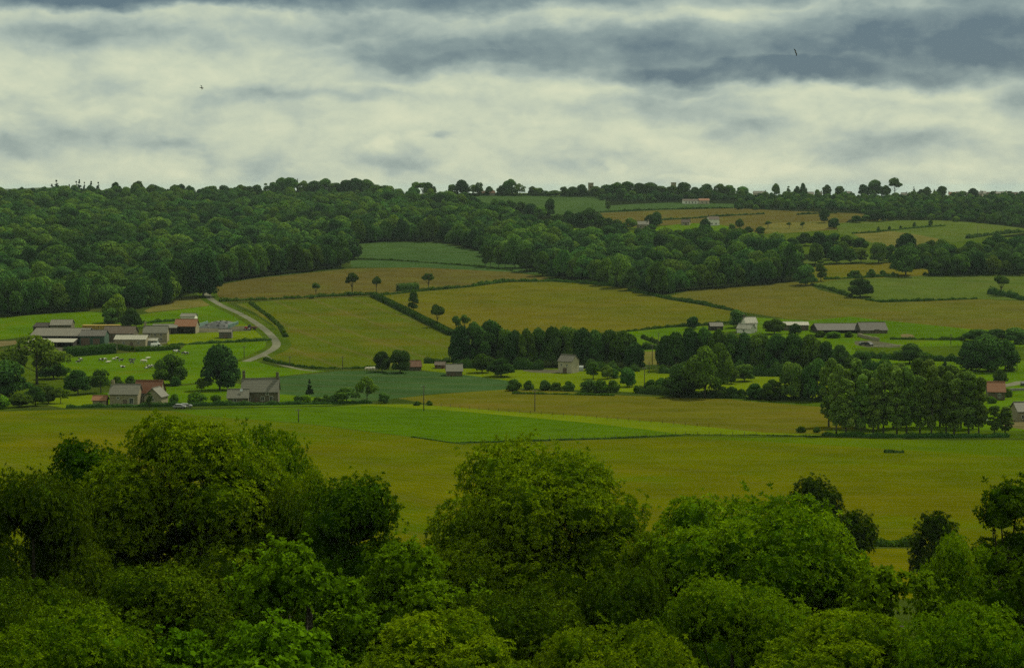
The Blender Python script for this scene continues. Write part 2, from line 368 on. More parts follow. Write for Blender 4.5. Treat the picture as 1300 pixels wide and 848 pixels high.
FIELDS = [
 ('woodland_floor', 'wood', [(-260,405),(0,401),(60,396),(130,392),(205,386),(240,373),(262,370),(278,360),(330,352),(445,338),(450,309),(500,306),(560,307),(610,318),(655,340),(690,350),(745,357),(800,368),(840,375),(880,367),(970,361),(1012,357),(1150,349),(1300,346),(1560,346),(1560,250),(1300,250),(930,250),(765,248),(590,249),(330,247),(-260,247)], 1),
 ('pasture', 'pasture', [(655,280),(700,290),(770,290),(838,286),(930,293),(970,296),(1062,291),(1065,296),(1100,306),(1130,316),(1200,309),(1245,303),(1420,295),(1420,318),(1250,323),(1150,332),(1010,322),(970,313),(900,309),(740,308),(690,294)], 0),
 ('pasture', 'pasture', [(318,249.5),(345,247.5),(378,249),(360,253),(320,253)], 1),
 ('cereal_field', 'blue2', [(578,252),(610,249),(640,248.3),(700,248.2),(769,250),(768,268),(700,274),(640,264),(600,258)], 0),
 ('cereal_field', 'blue2', [(760,262),(800,259.5),(850,257.5),(932,259),(932,264.5),(840,267),(760,271)], 0),
 ('bare_field', 'brown', [(762,270.6),(840,267),(932,264.5),(1000,268),(1085,271),(1140,275),(1120,281),(1078,279),(1062,292),(970,297),(930,294),(900,286),(838,286),(770,291)], 0),
 ('dry_field', 'dry', [(970,284),(1010,282),(1050,281),(1056,290),(1010,296),(965,296)], 1),
 ('garden_grass', 'bright', [(826,290),(850,286),(880,283),(918,285),(940,293),(905,300),(826,298)], 1),
 ('grass_field', 'bright', [(700,290),(735,288),(740,294),(705,297)], 1),
 ('pasture', 'pale', [(1060,284),(1120,280),(1200,280),(1250,284),(1300,290),(1300,296),(1245,303),(1200,309),(1130,316),(1100,306),(1065,296)], 0),
 ('dry_field', 'dry', [(1080,295),(1115,292),(1160,297),(1200,305),(1200,309),(1130,316),(1095,304)], 1),
 ('pasture', 'pale', [(1020,330),(1045,328),(1135,326),(1150,332),(1100,334),(1020,336)], 1),
 ('olive_field', 'olive', [(1020,342),(1045,337),(1132,334),(1180,343),(1215,342),(1215,349),(1170,350),(1020,362)], 0),
 ('pasture', 'pale', [(1028,361),(1060,355.5),(1186,349.5),(1300,347.5),(1420,347),(1420,381),(1300,381),(1220,379),(1120,383),(1080,377)], 0),
 ('bare_field', 'brown', [(272,374),(276,362),(320,354),(445,341),(550,339.5),(640,344),(700,353),(680,357),(600,363.5),(530,370),(470,375.5),(400,379),(320,382),(276,384)], 0),
 ('hillside_cereal_field', 'blue2', [(445,309),(500,307),(560,309),(612,320),(650,334),(700,349),(660,346),(540,340),(445,339)], 0),
 ('bare_field', 'brown_r', [(845,377),(880,368),(960,361.5),(1010,358),(1028,362),(1040,368),(1080,378),(1120,384.5),(1240,380),(1300,382),(1430,388),(1430,425),(1300,419),(1230,420),(1120,411),(1000,405),(930,394),(880,384)], 0),
 ('olive_field', 'olive', [(474,377),(530,371),(600,364.5),(645,358.5),(700,358),(745,360.5),(790,365),(850,381),(895,388),(928,395),(925,409),(870,414),(800,419),(740,424),(600,424),(575,427),(540,407),(510,392)], 0),
 ('olive_field', 'olive_g', [(300,386),(360,381),(470,377),(573,428),(573,459),(520,463),(447,468),(400,468),(360,462),(338,455),(354,446),(360,430),(346,412),(322,396)], 0),
 ('pasture', 'bright', [(-160,405),(0,404),(60,398),(130,395),(140,405),(128,416),(60,423),(0,432),(-160,440)], 1),
 ('dry_bank', 'dry', [(176,398),(205,384),(240,375),(262,378),(276,387),(225,393)], 1),
 ('grass_field', 'bright', [(140,412),(172,400),(225,393.5),(276,387),(300,399),(318,410),(322,416),(230,414),(180,414),(150,418)], 0),
 ('grass_field', 'lime', [(205,412),(300,410),(322,414),(345,418),(350,431),(320,434),(215,438),(205,428)], 0),
 ('grass_field', 'bright', [(76,462),(76,455),(150,449),(230,443),(235,438),(320,433),(346,432),(350,440),(318,457),(350,466),(415,471),(352,478),(290,482),(230,488),(150,485),(80,480)], 0),
 ('dirt_verge', 'dirt', [(313,452),(333,446),(345,436),(347,439),(338,450),(322,459),(312,457)], 1),
 ('farm_yard', 'yard', [(20,440),(80,430),(200,424),(215,418),(260,414),(322,414),(318,420),(215,424),(212,436),(150,444),(60,446),(20,446)], 0),
 ('dirt_track', 'dirt', [(-100,434),(0,433),(20,432),(22,437),(0,440),(-100,442)], 0),
 ('pasture', 'pasture', [(-160,446),(20,446),(76,462),(90,480),(110,492),(70,512),(0,522),(-160,530)], 0),
 ('cereal_field', 'blue', [(350,479),(430,471),(520,470.5),(560,472),(600,477),(650,484),(648,494.5),(560,499),(507,505),(450,512),(352,500)], 0),
 ('grass_strip', 'bright', [(140,498),(290,484),(352,500),(450,508),(470,513),(350,516),(75,517),(75,503)], 0),
 ('dry_strip', 'lime', [(65,503),(130,500),(142,517),(60,518)], 1),
 ('meadow', 'lime', [(535,460),(572,458),(650,463),(720,468),(860,470),(1000,472),(1060,472),(1060,508),(1000,508),(860,500),(650,492),(650,484),(600,477),(535,470)], 0),
 ('farm_yard', 'yard', [(662,467),(690,469),(735,470),(735,473),(700,474),(665,472)], 1),
 ('woodland_floor', 'wood', [(575,440),(640,440),(815,440),(816,467),(575,467)], 0),
 ('dry_grass', 'dry', [(815,444),(842,443),(840,463),(815,463)], 0),
 ('grass_field', 'bright', [(796,421),(850,415.5),(930,413),(935,420),(880,428),(850,446),(815,446),(800,432)], 0),
 ('woodland_floor', 'wood', [(838,440),(900,432),(1100,440),(1100,474),(838,474)], 0),
 ('meadow', 'lime', [(917,487),(960,478),(1010,477),(1060,480),(1050,492),(950,494)], 1),
 ('farm_bank', 'bright', [(940,402),(1025,407),(1080,402),(1115,406),(1165,411),(1235,418),(1430,424),(1430,560),(1270,552),(1100,545),(1060,500),(1060,455),(1000,440),(935,424)], 0),
 ('silage_bank', 'leafy', [(1025,408),(1080,403),(1115,407),(1165,412),(1235,419),(1222,430),(1120,432),(1060,430)], 1),
 ('dirt_verge', 'dirt', [(1142,424),(1158,424),(1162,429),(1146,430)], 1),
 ('farm_yard', 'yard', [(1085,433),(1108,432),(1143,438),(1143,441),(1100,441),(1085,437)], 0),
 ('grass_field', 'pasture', [(1080,442),(1224,439),(1300,440),(1430,442),(1430,462),(1220,456),(1180,457.5),(1105,453)], 0),
 ('dirt_track', 'dirt', [(1272,534),(1300,530),(1430,532),(1430,546),(1300,545),(1275,541)], 0),
 ('road', 'asphalt', [(1270,489),(1290,484),(1430,478),(1430,482),(1297,487.5),(1275,492)], 0),
 ('olive_field', 'olive', [(505,505.5),(560,500),(640,494.5),(700,496),(800,502.5),(970,508),(1060,517),(1085,545),(1062,551),(970,549),(840,536),(740,528),(640,522),(560,516)], 0),
 ('painted_shade_grass', 'pasture', [(930,505),(1000,507),(1060,511),(1062,518),(1000,513),(930,508)], 1),  # darker grass tone painted in for the shadow left of the poplars
 ('painted_poplar_shade', 'pasture', [(1045,545),(1280,546),(1430,549),(1430,558),(1280,556),(1060,553.5)], 0),  # the poplars' shadow on the ground, painted as a darker strip
 ('crop_field', 'near_l', [(-200,528),(0,522),(110,519.5),(216,521.5),(353,535.5),(406,540),(523,555),(600,566),(640,595),(700,660),(700,860),(-200,860)], 0),
 ('grass_strip', 'lime', [(420,516),(472,513),(525,513),(560,515.5),(640,522),(740,528),(840,536),(970,549),(1062,552.5),(960,553.5),(868,553),(640,533)], 0),
 ('leafy_field', 'leafy', [(216,521),(330,517.5),(470,515),(560,520),(640,527),(740,536),(820,545),(868,552),(777,556.5),(650,560.5),(585,562.5),(523,554.5),(406,539.5),(353,535),(250,527)], 0),
 ('crop_field', 'near_r', [(590,563.5),(650,561.5),(777,557.5),(868,554),(970,555),(1100,558),(1300,568),(1440,576),(1440,700),(1300,697),(1165,693),(1000,693),(700,700),(640,600)], 0),
 ('crop_crest', 'near_top', [(860,555),(960,555),(1060,555.5),(1180,559),(1280,558),(1440,561),(1440,588),(1300,581),(1150,571),(1000,562)], 1),
 ('crop_field', 'near_r', [(1000,696),(1165,696),(1300,699),(1440,703),(1440,760),(1000,760)], 0),
]
def lane(pts, w):
    "a ribbon of road width w metres along pixel points"
    P = [at(*p) for p in pts]; Q = []
    for i in range(len(P)-1):      # Catmull-Rom
        p0, p1, p2, p3 = P[max(i-1, 0)], P[i], P[i+1], P[min(i+2, len(P)-1)]
        for k in range(5):
            t = k/5; Q.append(.5*((2*p1) + (p2-p0)*t + (2*p0-5*p1+4*p2-p3)*t*t + (3*p1-p0-3*p2+p3)*t**3))
    Q.append(P[-1]); L, Rr = [], []
    for i, q in enumerate(Q):
        d = Q[min(i+1, len(Q)-1)] - Q[max(i-1, 0)]; n = Vector((-d.y, d.x)).normalized()*w/2
        L.append((q.x+n.x, q.y+n.y)); Rr.append((q.x-n.x, q.y-n.y))
    return L + Rr[::-1]
def chaikin(p):
    o = []
    for i in range(len(p)):
        a, b = p[i], p[(i+1) % len(p)]
        o += [(a[0]*.75+b[0]*.25, a[1]*.75+b[1]*.25), (a[0]*.25+b[0]*.75, a[1]*.25+b[1]*.75)]
    return o
LANES = [('road_verge', 'pasture', lane([(262,371),(267,379),(282,388),(310,401),(334,416),(350,430),(353,440),(335,450),(314,459)], 12)),
         ('road', 'asphalt', lane([(262,370),(266,378),(280,387),(308,400),(332,415),(348,430),(350,440),(334,450),(312,459)], 4.0)),
         ('road', 'asphalt', lane([(334,450),(352,461),(380,468.5),(402,471)], 2.6)),
         ('road', 'asphalt', lane([(1104,439.5),(1125,438.5),(1146,437.8)], 3.5))]
polys = []
for nm, mk, pp, rd in FIELDS:
    for _ in range(rd): pp = chaikin(pp)
    # subdivide long edges so that they follow the ground
    q = []
    for i in range(len(pp)):
        a, b = pp[i], pp[(i+1) % len(pp)]; k = max(1, int(math.hypot(a[0]-b[0], (a[1]-b[1])*3)/60))
        q += [(a[0]+(b[0]-a[0])*j/k, a[1]+(b[1]-a[1])*j/k) for j in range(k)]
    polys.append((nm, mk, [at(*p).to_2d()[:] for p in q]))
polys += LANES
gp = []; y = -260.0; rr_ = random.Random(4)
while y < 26000:
    st = 16 if y < 1200 else 24 if y < 2800 else y*.08
    hw = 420 + max(0, y)*.62; sx = st*1.5; n = int(hw/sx)
    for i in range(-n, n+1): gp.append((i*sx + rr_.uniform(-.2, .2)*sx, y + rr_.uniform(-.2, .2)*st))
    y += st
vin = [Vector(p) for p in gp]; ein = []
for nm, mk, pl in polys:
    b0 = len(vin); vin += [Vector(p) for p in pl]; k = len(pl); ein += [(b0+i, b0+(i+1) % k) for i in range(k)]
ov, oe, of, _a, _b, _c = delaunay_2d_cdt(vin, ein, [], 0, 1e-3, True)
OV = np.array([(p.x, p.y, T(p.x, p.y)) for p in ov])
ctr = OV[np.array(of), :2].mean(1)
def inside(pl, p):
    pl = np.array(pl); r = np.zeros(len(p), bool); x, y = p[:, 0], p[:, 1]
    for (x0, y0), (x1, y1) in zip(pl, np.roll(pl, -1, 0)):
        if y0 == y1: continue
        r ^= ((y0 > y) != (y1 > y)) & (x < (x1-x0)*(y-y0)/(y1-y0) + x0)
    return r
owner = np.full(len(of), -1)
for i, (nm, mk, pl) in enumerate(polys): owner[inside(pl, ctr)] = i
owner = owner.tolist()
groups = {}
for f, o in zip(of, owner): groups.setdefault(o, []).append(f)
def land(name, faces, mat):
    idx = sorted({i for f in faces for i in f}); mp_ = {j: k for k, j in enumerate(idx)}
    me = np_mesh(name, OV[idx], np.array([[mp_[i] for i in f] for f in faces]), mat, smooth=True)
    tag(link(name, me), kind='structure')
land('ground', groups.pop(-1), M['rough'])
for o, fs in sorted(groups.items()): land(polys[o][0], fs, M[polys[o][1]])
# far blue hill seen over the left end of the ridge
mb = MB(); xs = [(-2700 + i*85) for i in range(16)]
for j in range(6):
    for i, x in enumerate(xs):
        mb.v.append((x, 7600 + j*260, CZ - 95 + 88*math.sin(math.pi*j/5)**.7*(.55 + .45*math.sin(math.pi*i/15)) + 3*math.sin(i*1.7)))
for j in range(5):
    for i in range(15): a = j*16 + i; mb.f.append((a, a+1, a+17, a+16))
tag(mb.build('hill', M['rough'], smooth=True), kind='structure')
# ------------------------------------------------------------------ leaf and bark materials
LF = {
 'chestnut_shade': leaf('leaf_chestnut_painted_shade', (.014, .030, .001), (.050, .078, .002), .15, .16),  # chestnut leaf darkened to paint in the shade of the lower front crowns
 'dark':  leaf('leaf_dark', (.012, .031, .007), (.041, .080, .011), .15),
 'mid':   leaf('leaf_mid', (.020, .042, .005), (.055, .092, .009), .2),
 'light': leaf('leaf_light', (.040, .070, .006), (.085, .130, .012), .25),
 'wood':  leaf('leaf_wood', (.014, .040, .009), (.050, .100, .015), .15, .5),
 'woodl':  leaf('leaf_wood_light', (.024, .054, .009), (.076, .126, .014), .2, .45),
 'woodd':  leaf('leaf_wood_dark', (.009, .027, .008), (.028, .062, .013), .1, .4),
 'poplar': leaf('leaf_poplar', (.036, .068, .011), (.095, .142, .021), .2, .3),
 'needle': leaf('needles', (.008, .020, .007), (.020, .040, .012), .0),
 'chestnut': leaf('leaf_chestnut', (.025, .052, .001), (.094, .140, .002), .25, .16),
 'maple': leaf('leaf_maple', (.022, .046, .001), (.064, .110, .002), .3, .16),
 'ash':   leaf('leaf_ash', (.010, .024, .0006), (.034, .060, .0015), .2, .16),
 'hedge': leaf('leaf_hedge', (.014, .032, .003), (.040, .072, .006), .15, .2),
 'fresh': leaf('leaf_fresh', (.035, .075, .004), (.070, .125, .007), .2, .2),
}
BARK = mixed('bark', (.060, .050, .032), (.030, .026, .018), 2.0, (.09, .09, .06), .95)
BARKP = mixed('pale_bark', (.13, .12, .085), (.06, .055, .04), 2.0, (.16, .15, .12), .95)

# kind: (crown mesh, trunk mesh, nominal width, nominal height)
KIND = {}
def lobes_for(seed, w, h, z0, nl, rl, shape): return make_lobes(np.random.default_rng(seed), w, h, z0, nl, rl, shape)[0]
def mk(kind, seed, w, h, z0, nl, rl, n, size, mat, shape='round', tr=.3, th=.7, bark=None, squash=.9, nl_limbs=7, **kw):
    cm = crown(kind + '_crown', seed, w, h, z0, nl, rl, n, size, LF[mat], shape, squash, **kw)
    tm = trunk(kind + '_trunk', seed, h*th, tr, bark or BARK, lobes_for(seed, w, h, z0, nl, rl, shape)[:nl_limbs] if nl_limbs else None)
    KIND.setdefault(kind, []).append((cm, tm, w, h))
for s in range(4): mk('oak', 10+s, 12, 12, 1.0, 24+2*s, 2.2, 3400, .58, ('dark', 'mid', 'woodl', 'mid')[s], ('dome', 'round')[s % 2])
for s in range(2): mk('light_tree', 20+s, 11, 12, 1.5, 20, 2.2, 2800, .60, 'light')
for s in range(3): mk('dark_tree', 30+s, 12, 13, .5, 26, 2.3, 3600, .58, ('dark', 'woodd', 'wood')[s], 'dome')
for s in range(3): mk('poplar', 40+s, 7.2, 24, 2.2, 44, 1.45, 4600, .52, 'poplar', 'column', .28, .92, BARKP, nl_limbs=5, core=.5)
for s in range(5): mk('pollard', 50+10*s, 8, 13, (6.5, 5.5, 6, 4.5, 6)[s], (11, 9, 14, 10, 8)[s], (1.9, 1.7, 1.5, 2.0, 1.8)[s], 1500, .52, 'mid', 'round', .30, .8)
mk('umbrella_tree', 54, 9, 9, 4.6, 13, 1.5, 1400, .55, 'mid', 'umbrella', .22, .75)
for s in range(2): mk('conifer', 60+s, 6, 13, 1.0, 30, 1.0, 1500, .55, 'needle', 'cone', .2, .95, nl_limbs=0)
for s in range(2): mk('slim_tree', 64+s, 5, 12, 1.4, 14, 1.3, 1300, .50, 'mid', 'column', .18, .9)
mk('airy_tree', 68, 10, 10, 2.2, 20, 1.5, 1700, .50, 'light', 'round', .22, .75, core=.35)
mk('airy_tree', 69, 10, 10, 2.2, 20, 1.5, 1700, .50, 'mid', 'round', .22, .75, core=.35)
for s in range(3): mk('bush', 70+s, 5, 4, -.3, 14, 1.1, 900, .42, ('hedge', 'mid', 'dark')[s], 'round', .1, .4, nl_limbs=0)
mk('fresh_bush', 75, 5, 4, -.3, 14, 1.1, 900, .42, 'fresh', 'round', .1, .4, nl_limbs=0)
for s in range(8): mk('wood_tree', 80+s, (14, 12, 15, 13, 12, 16, 14, 13)[s], (11, 12.5, 11, 10, 12, 12, 13, 10)[s], .2, (16, 20, 22, 16, 22, 22, 18, 15)[s], (3.3, 2.7, 2.9, 3.1, 2.4, 3.4, 3.2, 3.0)[s], 2600, .66, ('wood', 'woodl', 'woodd', 'wood')[s % 4], 'dome', .28, .5, nl_limbs=0, squash=.85, jit=.38)

NM = {'oak': 'broadleaf_tree', 'light_tree': 'broadleaf_tree', 'dark_tree': 'broadleaf_tree', 'poplar': 'poplar_tree', 'pollard': 'pollard_tree', 'umbrella_tree': 'broadleaf_tree',
      'conifer': 'conifer_tree', 'slim_tree': 'slim_tree', 'airy_tree': 'broadleaf_tree', 'bush': 'bush', 'fresh_bush': 'bush', 'wood_tree': 'broadleaf_tree'}
rt = random.Random(77); NPL = {}
def plant_at(p, kind, w, h, label, group=None, cat=None, rz=None, var=None):
    vs_ = KIND[kind]; i = NPL.get(kind, 0) if var is None else var; NPL[kind] = NPL.get(kind, 0) + 1; cm, tm, W0, H0 = vs_[i % len(vs_)]
    rz = rt.uniform(0, 6.28) if rz is None else rz; nm = NM[kind]
    if nm == 'bush':
        o = link(nm, cm); o.location = p; o.rotation_euler = (0, 0, rz); o.scale = (w/W0, w/W0, h/H0)
        return tag(o, label, cat or 'bush', group)
    e = empty(nm, p, rz, (w/W0, w/W0, h/H0)); tag(e, label, cat or 'tree', group)
    link('trunk', tm, e); link('crown', cm, e); return e
def plant(u, v, wp, hp, kind, label, group=None, cat=None, var=None):
    "tree whose trunk meets the ground at photo pixel (u, v), wp x hp photo pixels large"
    p = at(u, v); s = p.y/F
    return plant_at(p, kind, wp*s*1.06, hp*s*1.04, label, group, cat, var=var)
ORD = ['leftmost', 'second', 'third', 'fourth', 'fifth', 'sixth', 'seventh', 'eighth', 'ninth', 'tenth', 'eleventh', 'twelfth', 'thirteenth', 'fourteenth', 'fifteenth', 'sixteenth', 'seventeenth', 'eighteenth',
       'nineteenth', 'twentieth', 'twenty-first', 'twenty-second', 'twenty-third', 'twenty-fourth', 'twenty-fifth', 'twenty-sixth', 'twenty-seventh', 'twenty-eighth', 'twenty-ninth', 'thirtieth']
def nth(i, n, tail):
    "'third poplar from the left in the row ...'; tail = (noun, rest)"
    noun, rest = tail
    if i == 0: return f'leftmost {noun} {rest}'
    if i == n-1: return f'rightmost {noun} {rest}'
    return f'{ORD[i]} {noun} from the left {rest}'
def row(items, noun, rest, group, cat=None):
    items = sorted(items)
    if 'skyline' in rest: items = [(u, v+.6, w_*(1.28 if k != 'conifer' else 1), h_+.6, k) for u, v, w_, h_, k in items]
    for i, (u, v, w_, h_, k) in enumerate(items): plant(u, v, w_, h_, k, nth(i, len(items), (noun, rest)), group, cat)

# --- lone trees of the brown and olive fields on the opposite slope
for a in [
 (401,376,10,17,'pollard','small round-headed tree on the hedge line, leftmost in the brown field'),
 (447,373,17,26,'pollard','tall tree with dense head on bare trunk between two brown field hedges'),
 (478,371.5,16,20,'umbrella_tree','umbrella-shaped tree with thin stem in the brown field'),
 (544,367,15,21,'pollard','round-headed tree beside the clipped dark hedge block'),
 (525,398,13,29,'slim_tree','thin tall tree just right of the diagonal hedge'),
 (555,415,22,28,'umbrella_tree','wide-headed tree standing against the lower diagonal hedge'),
 (579,422,12,21,'pollard','slender tree just above the dark clump, left of its pair'),
 (590,421,13,22,'pollard','slender tree just above the dark clump, right of its pair'),
 (454.5,328,11,24,'slim_tree','slim upright tree at the left corner of the hillside cereal field'),
 (1271,375,18,25,'pollard','gappy ivy-clad tree on the pale field hedge by the right edge'),
 (1092,377,34,23,'dark_tree','broad low dark tree in the corner of the pale grass field'),
 (880,417,17,15,'dark_tree','small round dark tree alone on the bright green paddock'),
 (936,416,24,23,'dark_tree','dark tree behind the white-roofed house'),
 (772,268,6,12,'slim_tree','little upright tree on the crest field boundary'),
 (1047,283,13,17,'dark_tree','dark tree at the end of the dry field, over the hedge bushes'),
 (1059,290,16,13,'dark_tree','low dark tree at the left tip of the upper right pasture')]: plant(*a)
row([(616,339,10,27,'slim_tree'),(622.5,339,9,26,'slim_tree'),(633,340,11,28,'slim_tree'),(641.5,340,10,26,'slim_tree')], 'upright tree', 'at the hillside field corner before the central wood', 'upright trees at the field corner')
row([(372,379,8,4,'bush'),(396,379,8,4,'bush'),(444,375.5,10,5,'bush'),(466,374.5,8,4,'bush'),(550,368,8,4,'bush'),(566,367,8,4,'bush')], 'small bush', 'on the hedge between brown and olive fields', 'bushes on the long field hedge')

# --- trees round the left farm
for a in [
 (150,409,33,35,'light_tree','light green tree at the wood foot above the farm'),
 (141,411,20,20,'dark_tree','small dark tree tucked left before the light green one'),
 (166,417,26,26,'dark_tree','dark two-stemmed tree just above the farm roofs'),
 (258,377,46,58,'dark_tree','huge dark tree at the wood corner beside the lane'),
 (47,488,80,62,'airy_tree','large spreading leafy tree left of the cow pasture'),
 (8,502,60,44,'dark_tree','dark dense tree at the left edge below the barns'),
 (68,481,38,22,'dark_tree','dark low tree under the right side of the spreading tree'),
 (99,501,32,31,'oak','rounded dark tree between spreading tree and stone farmhouse'),
 (128,499,32,30,'airy_tree','thin brownish tree behind the small tiled hut'),
 (77,512,22,20,'airy_tree','small open tree at the field edge left of the tiled hut'),
 (150,490,18,14,'bush','dark bush behind the stone farmhouse, at its left'),
 (166,489,14,12,'bush','dark bush behind the stone farmhouse, nearer its red roof'),
 (217,488,42,38,'oak','broad dark tree standing at the bottom of the cow pasture'),
 (222,490,14,12,'bush','round bush in front of the broad dark pasture tree'),
 (279,495,46,57,'dark_tree','tall dark tree with thick ivy trunk above the grey farmhouse'),
 (256,497,18,17,'airy_tree','small leafy tree left of the ivy-trunked tree'),
 (222,512,12,12,'fresh_bush','green bush at the right gable of the stone farmhouse'),
 (190,518,9,20,'slim_tree','narrow tree in front of the stone farmhouse'),
 (250,512,27,14,'fresh_bush','wide green bush between the two farmhouses'),
 (274,511,14,10,'fresh_bush','small green bush touching the grey farmhouse'),
 (393,504,12,22,'conifer','pointed little tree right of the grey farmhouse'),
 (466,511,28,33,'airy_tree','pale open tree at the end of the front hedge'),
 (440,512,34,20,'airy_tree','thin low tree beside the pale open tree'),
 (487,512,15,14,'dark_tree','small dark round tree right of the pale open tree'),
 (485,472,22,26,'dark_tree','left tree of the dark pair beside the rust-roofed hut'),
 (508,473,28,30,'oak','right tree of the dark pair beside the rust-roofed hut'),
 (529,514.5,11,6,'bush','low bush at the cereal field corner, left of the pole'),
 (545,514.5,9,6,'bush','low bush at the cereal field corner, right of the pole')]: plant(*a)
row([(2,519,26,17,'fresh_bush'),(25,517,30,18,'oak'),(45,515,26,24,'oak'),(62,512,26,22,'oak')], 'rounded tree', 'along the near field edge at far left', 'trees on the near field edge at left')
row([(378,511,12,9,'bush'),(388,511,16,10,'fresh_bush'),(402,511,14,8,'bush'),(414,511,12,10,'bush'),(425,512,14,11,'bush')], 'bush', 'behind the front hedge, right of the grey farmhouse', 'bushes behind the front hedge')
# --- valley bottom, dark clump and row left and right of the stone barn
row([(585,464,28,50,'dark_tree'),(604,463,34,54,'dark_tree'),(624,461,40,54,'dark_tree'),(640,462,26,46,'oak')], 'tall dark tree', 'in the clump left of the stone barn', 'tall dark clump left of the stone barn')
for a in [(612,473,26,24,'oak','grey-green tree in front of the dark clump, left of its pair'),(636,478,34,23,'oak','round tree in front of the dark clump, right of its pair'),
          (651,496,20,17,'bush','round bush at the left end of the barn meadow bushes')]: plant(*a)
row([(652,466,26,46,'dark_tree'),(668,466,26,48,'oak'),(684,465,26,49,'dark_tree'),(702,465,28,50,'dark_tree'),(721,464,34,51,'oak'),(739,465,28,48,'dark_tree'),(756,465,26,46,'dark_tree'),(774,465,28,46,'dark_tree'),(792,466,32,46,'oak'),(806,469,26,34,'dark_tree')],
    'dark tree', 'in the tall row behind the stone barn', 'tall row behind the stone barn')
row([(671,495,13,12,'bush'),(691,495.5,17,13,'bush'),(706,496,15,12,'bush'),(722,496,16,12,'bush'),(748,498,24,16,'bush'),(764,498,26,18,'bush'),(778,498,18,15,'bush')], 'bush', 'along the meadow below the stone barn', 'bushes along the barn meadow')
for a in [(753,481,16,22,'slim_tree','irregular tall bush right of the barn greenhouse'),(771,481,16,17,'light_tree','bright green small tree in the barn meadow'),
          (779,480,14,12,'bush','dark bush behind the bright small tree'),(797,491,22,24,'dark_tree','neat round tree with visible trunk in the barn meadow'),(808,498,8,10,'bush','small bush by the meadow pole')]: plant(*a)
row([(845,470,26,44,'dark_tree'),(858,470,28,48,'oak'),(876,470,30,52,'dark_tree'),(895,470,32,54,'dark_tree'),(912,471,30,52,'oak'),(929,471,28,48,'dark_tree'),(946,471,28,48,'dark_tree'),(964,472,30,50,'oak'),
     (985,474,32,50,'dark_tree'),(1008,474,34,50,'dark_tree'),(1028,474,32,49,'oak'),(1047,474,28,40,'dark_tree')], 'dark tree', 'in the valley row below the white-roofed house', 'valley row below the white-roofed house')
for a in [(826,498,18,16,'bush','bush at the left foot of the valley row'),(840,499,20,19,'bush','bush beside the large bright tree, second in line'),
          (863,504,44,34,'oak','wide low tree left of the tall bright tree'),(895,505,50,64,'light_tree','tall bright twin-domed tree, its left dome'),(913,495,34,58,'light_tree','tall bright twin-domed tree, its right dome'),
          (928,487,22,22,'oak','round tree right of the twin-domed tree'),(945,484,28,22,'oak','round tree at the meadow tip, beyond the twin-domed tree'),
          (1040,428,16,9,'bush','shrub in front of the very long barn, at its left'),(1058,429,18,8,'fresh_bush','shrub in front of the very long barn, nearer its middle'),(1078,428,12,7,'bush','small shrub in front of the very long barn, right of two others'),(983,424,26,19,'oak','round tree just right of the white-roofed house'),(1009,424,16,13,'bush','bush in front of the small pale-roofed shed'),
          (958,507,22,20,'oak','round bushy tree on the meadow, left of its pair'),(980,508,28,26,'oak','round bushy tree on the meadow, right of its pair'),
          (1004,508,32,50,'oak','tall leaning tree left of the poplars'),(1035,509,34,54,'dark_tree','tall dark tree next to the poplars'),
          (1019,508,18,26,'oak','smaller tree between the two tall trees beside the poplars'),
          (1066,466,24,28,'oak','small tree below the long grey barn'),(1079,467,18,16,'oak','low tree squeezed beside the small one below the long barn'),(1094,466,24,22,'oak','round tree below the long barn, right of the others'),
          (1155,461,36,25,'dark_tree','dark round tree in the bright pasture behind the poplars'),(1174,462,20,15,'oak','small tree leaning against the dark pasture tree'),
          (1200,470,10,15,'conifer','small pointed conifer behind the poplars'),(1017,549,12,9,'bush','round bush on the field edge left of the poplars'),(1037,549,10,7,'bush','low bush on the field edge nearest the poplars'),
          (1233,470,40,36,'dark_tree','big dark tree above the tiled house, left of three'),(1254,471,48,46,'dark_tree','big dark tree above the tiled house, middle of three'),(1276,470,36,38,'oak','big dark tree above the tiled house, right of three'),
          (1240,433,34,15,'dark_tree','low dark tree behind the big three'),(1265,434,30,16,'dark_tree','second low dark tree behind the big three'),(1290,436,32,20,'dark_tree','low dark tree behind the big three, at the edge'),
          (1258,512,13,9,'fresh_bush','bush in front of the tiled house, at its left'),(1269,491,20,22,'oak','leafy tree behind the tiled house'),(1279,504,12,11,'fresh_bush','small bush at the gable of the tiled house'),(1282,531,14,16,'bush','dark bush left of the grey house at the edge'),
          (1284,471,12,10,'bush','small dark bush right of the big three')]: plant(*a)
row([(917,505,18,14,'bush'),(928,505,18,14,'bush'),(940,505,16,13,'bush')], 'bush', 'between the twin-domed tree and the meadow', 'bushes right of the twin-domed tree')
# poplar plantation
pr = random.Random(9); pp = []
for i in range(13): pp.append((1062 + i*15.2 + pr.uniform(-3, 3), 551.5 + pr.uniform(-1, .5) + .05*i, pr.uniform(22, 30), pr.uniform(68, 92) - (8 if i > 10 else 0) , 'poplar'))
pp += [(1262, 551, 19, 36, 'poplar'), (1276, 551, 20, 36, 'poplar')]
row(pp, 'poplar', 'in the front row of the plantation', 'front row of poplars')
pq = [(1056 + i*15.2 + pr.uniform(-4, 4), 543 + pr.uniform(-2, 1.6), pr.uniform(22, 30), pr.uniform(72, 88) - (12 if i > 10 else 0), 'poplar') for i in range(13)]
row(pq, 'poplar', 'in the back row of the plantation', 'back row of poplars')

